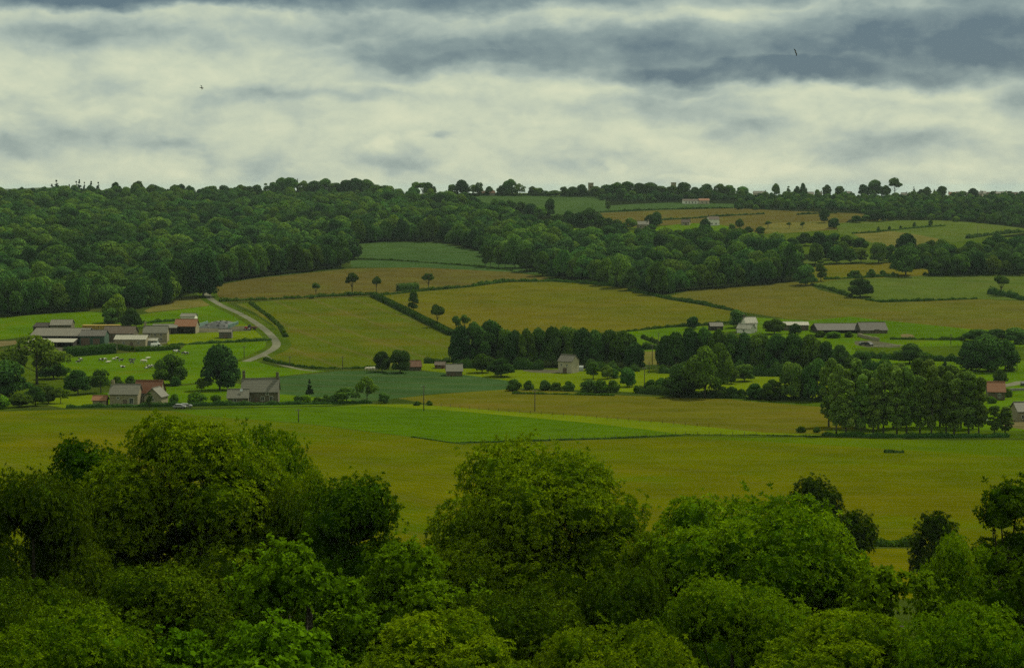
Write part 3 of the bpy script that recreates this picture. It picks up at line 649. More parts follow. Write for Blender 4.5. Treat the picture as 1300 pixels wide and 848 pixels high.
# --- upper right: hedgerow trees
row([(975,290,9,9,'pollard'),(1002,290,7,8,'pollard'),(1019,290,7,8,'pollard')], 'small round tree', 'in the dry ridge field', 'small trees in the dry ridge field')
row([(1087,283,15,9,'dark_tree'),(1100,281,13,8,'oak'),(1114,281,24,14,'dark_tree'),(1128,280,16,10,'oak')], 'dark low tree', 'above the upper right pasture', 'low trees above the upper right pasture')
row([(1115,294,5,6,'bush'),(1129,292,4,5,'bush'),(1143,290,4,4,'bush'),(1161,288,5,6,'bush'),(1181,286.5,6,7,'bush')], 'tiny bush', 'on the line crossing the upper right pasture', 'bushes crossing the upper right pasture')
for a in [(1003,356,26,46,'oak','tall tree with bare stem at the right end of the central wood'),(1023,362,28,26,'dark_tree','round dense tree right of the central wood, at the field corner'),
          (1042,357,15,27,'slim_tree','narrow tree beside the round dense field-corner tree'),(1035,335,20,26,'oak','tree with dark trunk alone before the strip of pasture'),
          (1093,333,18,18,'light_tree','light round tree below the upper right pasture'),(1115,334,24,27,'oak','broad tree right of the light round one'),
          (1150,350,40,37,'dark_tree','very large dark tree on the pale field hedge'),(1151,322,26,25,'dark_tree','dark tree peeping above the very large one'),(1182,320,14,15,'oak','small tree above the hedge belt, in the dry corner'),
          (1062,334,22,22,'dark_tree','dark tree left of the light round one'),(1080,334,16,18,'oak','dark small tree touching the light round one')]: plant(*a)
row([(1085,353,16,11,'bush'),(1106,352,12,10,'bush'),(1120,351,9,8,'bush'),(1134,350.5,5,6,'bush')], 'bush', 'on the hedge left of the very large tree', 'bushes left of the very large tree')
row([(1186,350,20,19,'oak'),(1202,350,20,22,'dark_tree'),(1219,349.5,26,27,'oak'),(1240,349,26,29,'dark_tree'),(1260,349,22,24,'light_tree'),(1277,349,16,18,'oak'),(1292,349,24,28,'dark_tree')],
    'tree', 'in the belt along the pale field top', 'tree belt along the pale field top')
row([(1005,318,22,16,'dark_tree'),(1022,312,20,16,'oak'),(1040,312,22,17,'dark_tree'),(1058,313,20,17,'dark_tree'),(1075,315,20,16,'oak'),(1092,317,20,15,'dark_tree')], 'dark tree', 'in the belt right of the central wood top', 'belt right of the central wood')
row([(1050,330,20,22,'dark_tree'),(1070,329,20,22,'oak'),(1130,331,18,20,'dark_tree'),(1012,332,20,22,'oak')], 'dense tree', 'in front of that same belt', 'second line of the belt')

# --- skyline trees
sk = [(72,247,14,19,'conifer'),(66,248,10,14,'conifer'),(88,247,8,14,'conifer'),(97,247,11,18,'conifer'),(101,248,9,20,'conifer'),(107.5,247,8,17,'conifer'),(116,247,10,18,'conifer'),(125,247,11,17,'conifer')]
row(sk, 'conifer', 'on the skyline above the left wood', 'skyline conifers')
sk = [(147,250,12,18,'oak'),(176,250,12,20,'slim_tree'),(222,249,12,14,'oak'),(268,249,16,13,'oak'),(306,249,12,14,'oak'),(316,249,12,12,'oak'),(326,249,13,14,'dark_tree'),(337.5,248,6,15,'slim_tree'),(348,249,14,17,'dark_tree'),(358,248,16,22,'dark_tree'),
      (368,248,18,22,'dark_tree'),(378,248,5,20,'conifer'),(386,248,14,18,'oak'),(398,248,16,18,'dark_tree'),(412,248,16,21,'dark_tree'),(425,249,16,17,'oak'),(440,249,20,20,'dark_tree'),(453,249,20,22,'dark_tree'),(466,249,16,21,'dark_tree'),(478,250,16,15,'oak'),(490,250,16,14,'oak')]
row(sk, 'tree', 'on the skyline between left conifers and the gap', 'skyline trees left of the gap')
sk = [(529,248,10,17,'pollard'),(536,248,10,16,'pollard'),(544,248,11,16,'dark_tree'),(551,248,6,11,'oak'),(574,248,9,14,'oak'),(586,248,14,19,'dark_tree'),(601,248,13,13,'airy_tree'),(608,248,12,16,'airy_tree'),(621,248,8,11,'oak'),(637,248,10,12,'oak'),(647,248,17,20,'dark_tree'),
      (660,248.5,12,15,'airy_tree'),(676,248,9,11,'oak'),(684,248.5,10,10,'oak'),(693,248.5,8,6,'bush')]
row(sk, 'tree', 'on the skyline above the far cereal field', 'skyline trees above the far field')
sk = [(704,249,14,7,'oak'),(716,249,8,12,'slim_tree'),(727,249.5,14,12,'oak'),(738,249.5,14,15,'dark_tree'),(756,250,16,13,'oak'),(770,251,16,16,'dark_tree'),(782,251,18,19,'dark_tree'),(797,251,20,20,'dark_tree'),(812,251,16,18,'dark_tree'),(826,251,18,19,'dark_tree'),(840,251,14,15,'oak'),
      (853,251,12,15,'oak'),(868,251,16,19,'dark_tree'),(882,251,12,13,'oak'),(897,251,14,17,'dark_tree'),(914,251,16,17,'oak'),(926,251,12,16,'oak'),(943,251,14,14,'dark_tree')]
row(sk, 'tree', 'on the skyline around the two church towers', 'skyline trees by the towers')
sk = [(985,247,8,15,'oak'),(1001,247,4,12,'slim_tree'),(1012,247,7,12,'oak'),(1019.5,247,7,16,'dark_tree'),(1050,247,10,14,'oak'),(1066,247,9,13,'oak'),(1096,247,12,15,'dark_tree'),(1110,247,15,21,'dark_tree'),(1124,247,10,14,'oak'),(1136,247,13,23,'pollard'),(1160,247,8,12,'conifer'),(1169,247,7,9,'oak'),
      (1177,247,10,12,'oak'),(1186,248,6,9,'conifer'),(1196,248,11,13,'dark_tree'),(1222,248,8,7,'oak'),(1235,248,10,10,'dark_tree'),(1262,249,10,6,'oak'),(1281,249,10,6,'oak'),(1297,249,8,6,'oak')]
row(sk, 'tree', 'on the skyline among the village houses', 'skyline trees in the village')
# trees in the hollow before the far cereal field and around the ridge houses
row([(648,268,14,14,'dark_tree'),(662,272,18,16,'dark_tree'),(674,275,18,16,'dark_tree'),(686,278,16,16,'oak'),(698,276,14,24,'dark_tree'),(708,288,16,16,'oak'),(722,288,16,20,'dark_tree'),(734,289,16,19,'dark_tree'),(747,289,22,25,'dark_tree'),(760,289,16,17,'oak'),(772,290,16,13,'dark_tree'),(783,290,16,11,'oak')],
    'tree', 'between the far cereal field and the central wood', 'trees before the far cereal field')
row([(800,291,18,14,'light_tree'),(826,289,18,16,'dark_tree'),(834,287,14,18,'dark_tree'),(827,291,12,6,'bush')], 'tree', 'around the small stone ridge house', 'trees by the small stone ridge house')
row([(862,299,18,8,'bush'),(895,293,14,15,'dark_tree'),(892,295,10,10,'dark_tree'),(929,292,9,8,'oak'),(939,290,10,12,'oak'),(950,297,12,9,'oak'),(965,298,14,10,'oak')], 'garden tree', 'around the white house on the ridge', 'trees by the white ridge house')

# --- woods: the trees along the lower edge of each wood stand alone, the mass behind is one object
def wood_edge(pts, step, wpx, hpx, label, group, kinds=('wood_tree',)):
    "trees along a pixel polyline"
    L = 0; prev = None
    for (u0, v0), (u1, v1) in zip(pts, pts[1:]):
        n = max(1, int(round(math.hypot(u1-u0, v1-v0)/step)))
        for i in range(n):
            t = (i + rt.uniform(-.25, .25))/n; u = u0+(u1-u0)*t; v = v0+(v1-v0)*t
            k = rt.choice(kinds); s = rt.uniform(.8, 1.25)
            plant(u, v - rt.uniform(0, .8), wpx*s, hpx*s*rt.uniform(.9, 1.15), k, label, group)
wood_edge([(0,402),(60,397),(128,393)], 14, 26, 38, 'dark tree along the foot of the left wood, above the bright pasture', 'foot of the left wood above the pasture', ('wood_tree', 'dark_tree'))
wood_edge([(172,392),(205,386),(240,374)], 13, 26, 38, 'dark tree at the foot of the left wood above the farm bank', 'foot of the left wood above the farm bank', ('wood_tree', 'dark_tree'))
wood_edge([(282,357),(330,351),(388,345),(445,338)], 13, 22, 32, 'tree along the wood edge above the brown field', 'wood edge above the brown field', ('wood_tree', 'oak'))
wood_edge([(452,309),(500,306),(560,307)], 11, 18, 24, 'tree along the wood edge above the hillside cereal field', 'wood edge above the hillside cereal field')
wood_edge([(565,308),(590,313),(620,322),(652,333)], 9, 15, 20, 'tree in the descending line right of the hillside cereal field', 'descending line of trees')
wood_edge([(655,341),(690,351),(745,357),(800,368),(835,374),(860,370),(905,366),(970,361),(1000,357)], 15, 26, 32, 'rounded tree along the lower edge of the central wood', 'lower edge of the central wood', ('wood_tree', 'oak', 'wood_tree'))

def inside1(poly, x, y):
    r = False; n = len(poly)
    for i in range(n):
        x0, y0 = poly[i]; x1, y1 = poly[(i+1) % n]
        if (y0 > y) != (y1 > y) and x < (x1-x0)*(y-y0)/(y1-y0) + x0: r = not r
    return r
def woodland(name, polypx, spacing, hscale=1.0, holes=()):
    pl = []
    for i in range(len(polypx)):
        a, b = polypx[i], polypx[(i+1) % len(polypx)]
        for j in range(5): pl.append(at(a[0]+(b[0]-a[0])*j/5, a[1]+(b[1]-a[1])*j/5).to_2d()[:])
    hp = [[at(*q).to_2d()[:] for q in h] for h in holes]
    x0, x1 = min(p[0] for p in pl), max(p[0] for p in pl); y0, y1 = min(p[1] for p in pl), max(p[1] for p in pl)
    V, SC, RZ, IX = [], [], [], []; y = y0
    while y < y1:
        sp = spacing*(1 + .00012*(y - 1000)); x = x0
        while x < x1:
            px, py = x + rt.uniform(-.42, .42)*sp, y + rt.uniform(-.42, .42)*sp; x += sp
            if not inside1(pl, px, py) or rt.random() < .07 or any(inside1(h, px, py) for h in hp): continue
            grow = .92 + .16*math.sin(px*.051 + 1.3 + .02*py)*math.sin(py*.037) + .12*math.sin(px*.017)*math.sin(py*.012 + 2) + (rt.uniform(.15, .62) if rt.random() < .25 else rt.uniform(-.40, .12)); grow *= 1 - .16*sst(2050, 2400, py)
            V.append((px, py, T(px, py) - .3)); q = grow*hscale; qz = min(q, 1.25)*rt.uniform(.9, 1.2); SC.append((q*rt.uniform(.85, 1.15), q*rt.uniform(.85, 1.15), qz)); RZ.append(rt.uniform(0, 6.28)); IX.append(rt.randrange(8))
        y += sp*.9
    me = bpy.data.meshes.new(name); me.from_pydata(V, [], [])
    for nm, typ, key, val in (('tsc', 'FLOAT_VECTOR', 'vector', SC), ('trz', 'FLOAT', 'value', RZ), ('tix', 'INT', 'value', IX)):
        a = me.attributes.new(nm, typ, 'POINT'); a.data.foreach_set(key, np.array(val, np.float32 if typ != 'INT' else np.int32).ravel())
    o = link(name, me); md = o.modifiers.new('trees', 'NODES'); md.node_group = wood_nodes(); tag(o, kind='stuff'); o['label'] = WLAB[polypx[0]]
    o['category'] = 'wood'
    print('woodland', len(V)); return o
WLAB = {}
_wn = []
def wood_nodes():
    if _wn: return _wn[0]
    g = bpy.data.node_groups.new('wood', 'GeometryNodeTree'); _wn.append(g)
    g.interface.new_socket('Geometry', in_out='INPUT', socket_type='NodeSocketGeometry'); g.interface.new_socket('Geometry', in_out='OUTPUT', socket_type='NodeSocketGeometry')
    gi = g.nodes.new('NodeGroupInput'); go = g.nodes.new('NodeGroupOutput'); ip = g.nodes.new('GeometryNodeInstanceOnPoints'); g2 = g.nodes.new('GeometryNodeGeometryToInstance')
    for o in wood_src[::-1]:
        oi = g.nodes.new('GeometryNodeObjectInfo'); oi.inputs[0].default_value = o; oi.inputs['As Instance'].default_value = False
        x = g.nodes.new('GeometryNodeGeometryToInstance'); g.links.new(oi.outputs['Geometry'], x.inputs[0])
        if not hasattr(wood_nodes, 'j'): wood_nodes.j = g.nodes.new('GeometryNodeJoinGeometry')
        g.links.new(x.outputs[0], wood_nodes.j.inputs[0])
    g.nodes.remove(g2)
    def attr(n, t):
        a = g.nodes.new('GeometryNodeInputNamedAttribute'); a.data_type = t; a.inputs[0].default_value = n; return a.outputs[0]
    g.links.new(gi.outputs[0], ip.inputs['Points']); g.links.new(wood_nodes.j.outputs[0], ip.inputs['Instance']); ip.inputs['Pick Instance'].default_value = True
    g.links.new(attr('tix', 'INT'), ip.inputs['Instance Index']); g.links.new(attr('tsc', 'FLOAT_VECTOR'), ip.inputs['Scale'])
    cx = g.nodes.new('ShaderNodeCombineXYZ'); g.links.new(attr('trz', 'FLOAT'), cx.inputs[2]); er = g.nodes.new('FunctionNodeEulerToRotation'); g.links.new(cx.outputs[0], er.inputs[0])
    g.links.new(er.outputs[0], ip.inputs['Rotation']); g.links.new(ip.outputs[0], go.inputs[0]); return g
# one standing tree of every crown kind feeds the woods
wood_src = []
for cm, tm, W0, H0 in KIND['wood_tree']:
    src = next(o for o in COL.objects if o.data == cm); wood_src.append(src)
WL = [('woodland', [(-230,400),(0,399),(60,394),(130,390),(175,390),(205,384),(240,371),(262,368),(282,355),(330,349),(445,335),(448,308),(500,304.5),(560,305.5),(590,311),(620,320),(655,331),(720,304),(712,298),(690,288),(660,280),(640,273),(610,266),(584,258),(500,251.5),(380,252),(345,254),(310,253),(300,249.3),(-230,249)], 13.0, 1.08,
       [[(318,253),(318,247),(380,247),(378,254)], [(362,293),(362,290.5),(402,290),(405,294)]], 'dense dark green broadleaf wood covering the left hillside'),
      ('woodland', [(622,324),(640,316),(740,306),(800,306),(900,307),(970,311),(998,320),(1004,330),(1000,354),(970,358),(905,363),(860,366),(835,371),(800,364),(745,354),(690,347),(655,338)], 13.0, 1.1, [], 'rounded broadleaf wood in the middle of the opposite slope'),
      ('woodland', [(934,251.5),(934,267),(1040,265.5),(1085,268),(1110,278),(1180,279),(1230,283),(1300,288),(1420,292),(1420,252.5),(1300,252),(1100,251.5)], 11.0, .64, [], 'wood along the ridge below the village at right'),
      ('woodland', [(764,254.5),(800,255.8),(870,254.5),(934,255.2),(934,251.5),(764,251.5)], 11.0, .85, [], 'narrow strip of wood below the two towers'),
      ('woodland', [(1140,343),(1180,342),(1300,343),(1420,343),(1420,316),(1300,316),(1250,322),(1190,327),(1150,330)], 11.5, .85, [], 'belt of wood between the upper pasture and pale field')]
for nm, pl, sp, hs_, holes, lab in WL: WLAB[pl[0]] = lab; woodland(nm, pl, sp, hs_, holes)

# ------------------------------------------------------------------ hedges
def hedge(pts, w, h, label, mat='hedge', seed=1, size=None, group=None, clipped=False, name='hedge', cat='hedge', dens=1.0):
    rng = np.random.default_rng(seed); P = [at(*p) for p in pts]; Q = []
    for a, b in zip(P, P[1:]):
        n = max(1, int((b-a).length/1.5)); Q += [a.lerp(b, i/n) for i in range(n)]
    Q.append(P[-1]); n = len(Q); o3 = Q[n//2].copy(); Lh = sum((b-a).length for a, b in zip(Q, Q[1:]))
    size = size or max(.3, P[0].y*.00042)
    m = int(min(30000, dens*Lh*(w+2*h)/(size*size)*1.25))
    pa = np.array([q[:] for q in Q]); t = rng.uniform(0, n-1.001, m); i = t.astype(int); f = (t-i)[:, None]
    c = pa[i]*(1-f) + pa[i+1]*f; dr = unit(pa[np.minimum(i+1, n-1)] - pa[i]); side = np.stack([-dr[:, 1], dr[:, 0], 0*dr[:, 0]], 1)
    hv = 1 + (.03 if clipped else .42)*np.sin(t*.37+seed)*np.sin(t*.83) + (.03 if clipped else .28)*np.sin(t*.11+seed*2) + (.02 if clipped else .15)*np.sin(t*2.1)
    th = rng.uniform(0, math.pi, m); ex = .45 if clipped else 1.0
    cx = np.sign(np.cos(th))*np.abs(np.cos(th))**ex; cz = np.abs(np.sin(th))**ex
    jz = rng.uniform(.85, 1.08, m)
    pos = c + side*(cx*w/2*jz)[:, None]; z = cz*h*jz*hv
    pos[:, 2] = [T(a, b) for a, b in pos[:, :2]] + z
    N = side*(cx*1.0)[:, None] + np.array([0, 0, 1])*(cz*.8)[:, None]
    V, Fq = cards(rng, pos - np.array(o3[:]), unit(N), size, .5); tint = np.clip(rng.normal(.5, .22, m) + .2*np.sin(t*.2), 0, 1)
    # opaque filler core at the dark end of the leaf tint
    W = []; FT = []; off = len(V); ring = 6
    for k in range(n):
        d = Q[min(k+1, n-1)] - Q[max(k-1, 0)]; s = Vector((-d.y, d.x, 0)).normalized(); hh = h*(1 + (0 if clipped else .42)*math.sin(k*.37+seed)*math.sin(k*.83) + (0 if clipped else .28)*math.sin(k*.11+seed*2))
        for (a, b) in ((-1, -.3), (-.95, .5), (-.5, .9), (.5, .9), (.95, .5), (1, -.3)):
            q = Q[k] + s*a*w/2*.82; W.append((q.x-o3.x, q.y-o3.y, T(q.x, q.y) + (b*hh*.86 if b > 0 else b) - o3.z))
    for k in range(n-1):
        for j in range(ring-1): a = off + k*ring + j; FT.append((a, a+1, a+ring+1, a+ring))
    FT.append([off+j for j in (0, 1, 4, 5)]); FT.append([off+1, off+2, off+3, off+4]); e = off+(n-1)*ring; FT.append([e+j for j in (5, 4, 1, 0)]); FT.append([e+j for j in (4, 3, 2, 1)])
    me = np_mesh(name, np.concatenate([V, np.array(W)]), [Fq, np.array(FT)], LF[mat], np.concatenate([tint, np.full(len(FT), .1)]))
    o = link(name, me); o.location = o3; return tag(o, label, cat, group)
HG = [
 ([(279,383),(340,380.5),(400,377.5),(445,375.5),(473,374.5)], 3.0, 1.6, 'low hedge between the brown field and the left olive field'),
 ([(476,375),(500,373),(540,369),(600,363.8)], 2.6, 1.3, 'low hedge between the brown field and the middle olive field'),
 ([(600,363.2),(645,358),(700,357),(740,359.5),(782,364)], 3.0, 1.8, 'hedge curving along the top of the middle olive field under the wood'),
 ([(800,369),(830,375),(850,379.5),(890,386),(929,394)], 5.0, 1.4, 'low green hedge running down from the central wood to the white-roofed house'),
 ([(1031,362),(1050,366.5),(1080,376.5)], 3.0, 1.6, 'hedge from the round dense tree down to the broad low tree'),
 ([(1100,381),(1120,383.5),(1180,382),(1240,379.5)], 2.2, 1.2, 'thin straight hedge under the pale grass field'),
 ([(1256,373),(1278,376),(1300,381),(1360,390)], 4.5, 2.8, 'thick dark hedge at the right edge below the pale field'),
 ([(1046,355),(1085,353.5),(1140,350.5)], 2.4, 1.6, 'hedge along the upper side of the pale field, left of the very large tree'),
 ([(1172,349.5),(1240,348.5),(1300,348),(1360,348)], 3, 2.2, 'dark hedge under the tree belt of the pale field'),
 ([(318,385),(340,401),(356,415),(363,428)], 2.6, 1.1, 'rough hedge beside the curving lane, on the olive field side'),
 ([(170,411.5),(205,409),(228,407)], 3, 1.6, 'dark hedge above the farm, left of the tiled cattle shed'),
 ([(216,438.5),(260,436.5),(321,433.5),(344,432)], 1.8, 1.1, 'thin dark hedge crossing above the cow pasture'),
 ([(336,457),(360,463),(400,468),(450,468),(480,467)], 2.0, 1.0, 'straggling hedge along the lower edge of the left olive field'),
 ([(538,461),(556,461),(574,460)], 3, 1.8, 'dark hedge between the rust-roofed hut and the dark clump'),
 ([(84,517.8),(160,516.8),(230,516),(300,515),(400,513.2),(472,512)], 1.8, 1.2, 'long low dark hedge in front of the two farmhouses'),
 ([(1100,692),(1130,693),(1167,693)], 2.6, 1.2, 'short hedge closing the near field between the foreground trees'),
 ([(1105,454),(1150,457.5),(1218,458.5)], 4, 2.6, 'dark hedge under the bright pasture behind the poplars'),
 ([(797,421),(850,415.5),(880,414.3),(926,410)], 2, 1.2, 'thin hedge above the bright paddock of the white-roofed house'),
 ([(815,429),(828,434),(842,439)], 1.6, 1.4, 'short hedge crossing the paddock near its pole'),
 ([(816,444),(840,442.5)], 3, 2.2, 'short dark hedge between the two valley tree rows'),
 ([(1130,431),(1180,431.5),(1225,432)], 2, 1.3, 'thin hedge along the top of the bright pasture at right'),
 ([(448,329.5),(500,331),(560,335),(620,340),(650,344)], 2.0, 1.0, 'thin hedge line crossing the hillside cereal field'),
 ([(838,280),(890,277),(930,274),(970,272)], 2.6, 1.6, 'dark hedge dividing the ridge brown field'),
 ([(762,270),(838,266.5),(930,264.5)], 2.5, 1.6, 'thin hedge between the ridge cereal strip and brown field'),
 ([(1082,297),(1110,295.5),(1160,290),(1200,287)], 2, 1.2, 'thin hedge crossing the upper right pasture'),
 ([(1228,303),(1255,299),(1300,295)], 4, 2.4, 'dark hedge at the right end of the upper pasture'),
 ([(650,500),(700,500.5),(780,502.5)], 1.6, .8, 'low grassy hedge below the barn meadow bushes'),
 ([(1045,552.5),(1100,554.5),(1180,555.5),(1280,555)], 3.0, .9, 'dark weedy strip standing in for shade at the feet of the poplars'),  # low dark growth put in as the shade strip under the poplars
 ([(1012,273),(1040,271.5),(1062,271)], 2, 1.5, 'dark short hedge in the dry ridge field'),
 ([(1045,462),(1075,464),(1100,468),(1130,472)], 5, 4, 'thick dark hedge right behind the poplars'),
 ([(578,466),(600,467),(640,467)], 6, 3.5, 'dark undergrowth beneath the tall dark clump'),
 ([(652,468.5),(690,469)], 5, 3.0, 'dark undergrowth behind the yard, left of the tall stone barn'),
 ([(745,470),(780,471),(812,471)], 6, 3.5, 'dark undergrowth beneath the right part of the tall row'),
 ([(838,473),(900,475),(980,477),(1050,477)], 6, 3.5, 'dark undergrowth beneath the valley row'),
 ([(810,499),(870,503),(950,506),(1050,509)], 4, 2.2, 'dark undergrowth at the foot of the valley trees'),
]
HG += [([(312,248.9),(345,248.6),(400,248.8),(490,249.6)], 9, 4.5, 'tree-high hedge on the skyline above the left wood'),
 ([(572,248.6),(640,248.6),(700,248.8)], 6, 3.0, 'hedge on the skyline above the far cereal field'),
 ([(712,249.2),(760,249.6),(850,250),(945,249.4)], 9, 5.0, 'tree-high hedge on the skyline below the church towers'),
 ([(975,248.4),(1060,248.2),(1180,248.2),(1310,249.4)], 5, 1.4, 'hedge on the skyline before the village houses')]
for i, (pts, w_, h_, lab) in enumerate(HG): hedge(pts, w_, h_, lab, seed=i+1, mat='dark' if 'dark' in lab else 'hedge')
hedge([(473,376),(500,389),(530,404),(574,426)], 4.2, 2.6, 'thick clipped hedge running diagonally between the two olive fields', seed=60, clipped=True, mat='hedge')
hedge([(505,369.5),(530,368)], 5, 4.5, 'tall square-clipped dark hedge block above the olive field', 'dark', 61, clipped=True)
hedge([(82,452.5),(112,450.5),(145,448)], 4.5, 4.2, 'tall square dark hedge in front of the grey barns', 'dark', 62, clipped=True)
hedge([(151,443),(160,445),(169,446)], 2, 2.2, 'short clipped hedge before the pale shed, first piece', 'hedge', 63, clipped=True)
hedge([(172,446.5),(200,445.5),(228,443.5)], 2, 2.2, 'clipped hedge before the white van, longer piece', 'hedge', 64, clipped=True)
hedge([(523,554.8),(574,562.3),(650,560.6),(777,556.6),(868,552.2),(960,552.8),(1040,554)], .7, .25, 'thin line of dark weeds along the lower edge of the leafy green field', 'dark', 65, size=.3, name='weed_line', cat='weeds')
hedge([(1123,574.5),(1147,574.5)], 2.2, .7, 'low dark bramble patch alone in the near crop', 'dark', 66, size=.3, name='bramble_patch', cat='brambles', dens=2)

def fence(pts, n, label):
    P = [at(*q) for q in pts]; e = empty('post_fence', P[0]); tag(e, label, 'fence')
    tot = [0.0]
    for a, b in zip(P, P[1:]): tot.append(tot[-1] + (b-a).length)
    prev = None
    for i in range(n):
        t = tot[-1]*i/(n-1); k = max(j for j in range(len(P)-1) if tot[j] <= t + 1e-6); q = P[k].lerp(P[k+1], (t-tot[k])/max(1e-6, tot[k+1]-tot[k])); z = T(q.x, q.y)
        c = Vector((q.x, q.y, z)) - P[0]; mb = MB(); mb.box((c.x, c.y, c.z+.4), (.11, .11, 1.4 + .15*math.sin(i*2.1))); mb.build('post', BARKP, e)
        if prev is not None:
            mb = MB(); [mb.tube([prev + Vector((0, 0, hh)), c + Vector((0, 0, hh))], [.012, .012], 4) for hh in (.5, 1.05)]; mb.build('wire', BARK, e)
        prev = c
fence([(560,516),(640,523),(740,530),(840,538),(900,543)], 26, 'post and wire fence between the lime strip and the olive field')
fence([(640,560.8),(777,556.8),(868,552.6),(960,553.2)], 24, 'post and wire fence at the lower tip of the leafy green field')
fence([(1115,441),(1170,440),(1224,439)], 14, 'post and wire fence along the bright pasture behind the poplars')
# ------------------------------------------------------------------ foreground trees on the slope below the camera
def near_tree(u, vtop, d, wpx, h, kindm, seed, label, n=4200, ll=.34, z0f=.08, nl=46, rl=1.55, nleaf=8, wid=.38, droop=.0, src=None, rz=0, squash=.85, shade=False):
    "trunk stands d metres out in the direction of column u; the crown top reaches row vtop"
    x = (u-650)/F*d*1.003; g = T(x, d); r = ray(u, vtop); top = CZ + r.z/r.y*d; h = top - g; w_ = wpx*d/F*1.08
    if src is None:
        cm, C = tuft_crown('tree_crown', seed, w_, h, h*z0f, int(nl*1.05), rl*w_/13*1.12, int(n*2.2), ll*.74, LF[kindm], nleaf+4, wid*1.1, 'near', squash, droop, gap=ll*1.42)
        tm = trunk('tree_trunk', seed, h*.75, .34, BARK, C[:16], n=9)
        src = (cm, tm, w_, h)
    cmesh = src[0]
    if shade:  # copied crown carries its shade in the leaf colour
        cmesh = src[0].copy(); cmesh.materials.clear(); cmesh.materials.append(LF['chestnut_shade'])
    e = empty('chestnut_tree' if kindm == 'chestnut' else 'broadleaf_tree', (x, d, g), rz, (w_/src[2], w_/src[2], h/src[3])); tag(e, label, 'tree')
    link('trunk', src[1], e); link('crown', cmesh, e); return src
c1 = near_tree(245, 523, 118, 290, 0, 'chestnut', 201, 'large foreground chestnut reaching up to the stone farmhouse', n=6200, nl=46, rl=1.8)
c2 = near_tree(672, 562, 112, 345, 0, 'chestnut', 202, 'big dome-shaped chestnut in the middle foreground', n=6200, nl=46, rl=1.8)
c3 = near_tree(952, 619, 100, 335, 0, 'chestnut', 203, 'wide pale-flowered chestnut in the right foreground', n=6200, nl=46, rl=1.7)
near_tree(112, 552, 122, 160, 0, 'ash', 204, 'dark tree standing left of the largest foreground chestnut', n=4600, nl=60, ll=.30, rl=2.3)
near_tree(35, 596, 108, 190, 0, 'chestnut', 0, 'chestnut with painted-in shade at the lower left edge', src=c2, rz=2.1, shade=True)
near_tree(325, 531, 124, 165, 0, 'chestnut', 0, 'chestnut shoulder tree right behind the largest foreground chestnut', src=c3, rz=1.2)
near_tree(450, 603, 104, 150, 0, 'ash', 205, 'ragged dark tree filling the gap before the middle chestnut', n=4200, nl=50, ll=.30, rl=2.6)
near_tree(525, 690, 84, 200, 0, 'maple', 206, 'fresh green maple low in front of the middle chestnut', n=4600, nl=36, rl=2.0, ll=.27, nleaf=6, wid=.75, droop=.35)
near_tree(385, 674, 80, 210, 0, 'maple', 207, 'bushy bright maple in the lower left foreground', n=4600, nl=36, rl=2.0, ll=.27, nleaf=6, wid=.75, droop=.35)
near_tree(190, 712, 84, 250, 0, 'chestnut', 0, 'shade-painted chestnut in front of the largest one', src=c1, rz=.7, shade=True)
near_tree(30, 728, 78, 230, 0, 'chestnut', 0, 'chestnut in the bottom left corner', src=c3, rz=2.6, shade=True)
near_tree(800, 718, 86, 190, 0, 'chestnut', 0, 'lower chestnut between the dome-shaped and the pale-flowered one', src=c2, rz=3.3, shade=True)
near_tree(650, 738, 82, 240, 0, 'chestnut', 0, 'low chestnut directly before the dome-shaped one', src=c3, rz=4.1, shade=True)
near_tree(1034, 601, 285, 70, 0, 'ash', 208, 'dark rounded tree just behind the pale-flowered chestnut', n=2600, nl=26, ll=.55, rl=2.4)
near_tree(1086, 643, 255, 60, 0, 'ash', 209, 'leaning dark green tree right of the dark rounded tree', n=2600, nl=26, ll=.5, rl=2.4)
d4 = near_tree(1193, 649, 250, 58, 0, 'ash', 210, 'dark tree at the near hedge end, left of the corner trees', n=2600, nl=26, ll=.5, rl=2.4)
near_tree(1288, 610, 110, 110, 0, 'ash', 211, 'tall dark tree at the right edge of the foreground', n=4200, nl=44, ll=.33, rl=1.9)
near_tree(1228, 676, 92, 130, 0, 'chestnut', 0, 'paler chestnut before the tall dark tree at the right', src=c1, rz=5.0)
near_tree(1150, 712, 84, 150, 0, 'maple', 212, 'fresh green maple between the right-hand chestnuts', n=3600, nl=40, ll=.34, nleaf=6, wid=.7, droop=.3)
near_tree(1296, 700, 80, 170, 0, 'ash', 213, 'dark tree in the bottom right corner', n=3600, nl=40, ll=.33, rl=1.8)
near_tree(930, 735, 76, 260, 0, 'chestnut', 0, 'chestnut at the bottom edge before the pale-flowered one', src=c2, rz=1.1)
near_tree(300, 760, 66, 280, 0, 'maple', 214, 'maple lowest in the frame at the left', n=3600, nl=40, ll=.30, nleaf=6, wid=.75, droop=.35)
near_tree(560, 778, 64, 280, 0, 'chestnut', 0, 'chestnut lowest in the frame at the middle', src=c1, rz=3.9)
near_tree(780, 785, 64, 260, 0, 'chestnut', 0, 'chestnut lowest in the frame, right of the middle', src=c3, rz=.4)
near_tree(80, 775, 64, 280, 0, 'chestnut', 0, 'chestnut lowest in the frame, far left', src=c2, rz=5.4)
near_tree(1080, 778, 68, 280, 0, 'chestnut', 0, 'chestnut lowest in the frame below the right maple', src=c1, rz=2.9)
near_tree(1240, 770, 66, 240, 0, 'chestnut', 0, 'chestnut lowest in the frame at the right corner', src=c2, rz=4.6)
near_tree(385, 598, 116, 130, 0, 'chestnut', 0, 'chestnut filling the dip right of the largest one', src=c2, rz=3.9)
near_tree(815, 672, 104, 90, 0, 'chestnut', 0, 'narrow chestnut wedged between the two big domes', src=c1, rz=1.9)
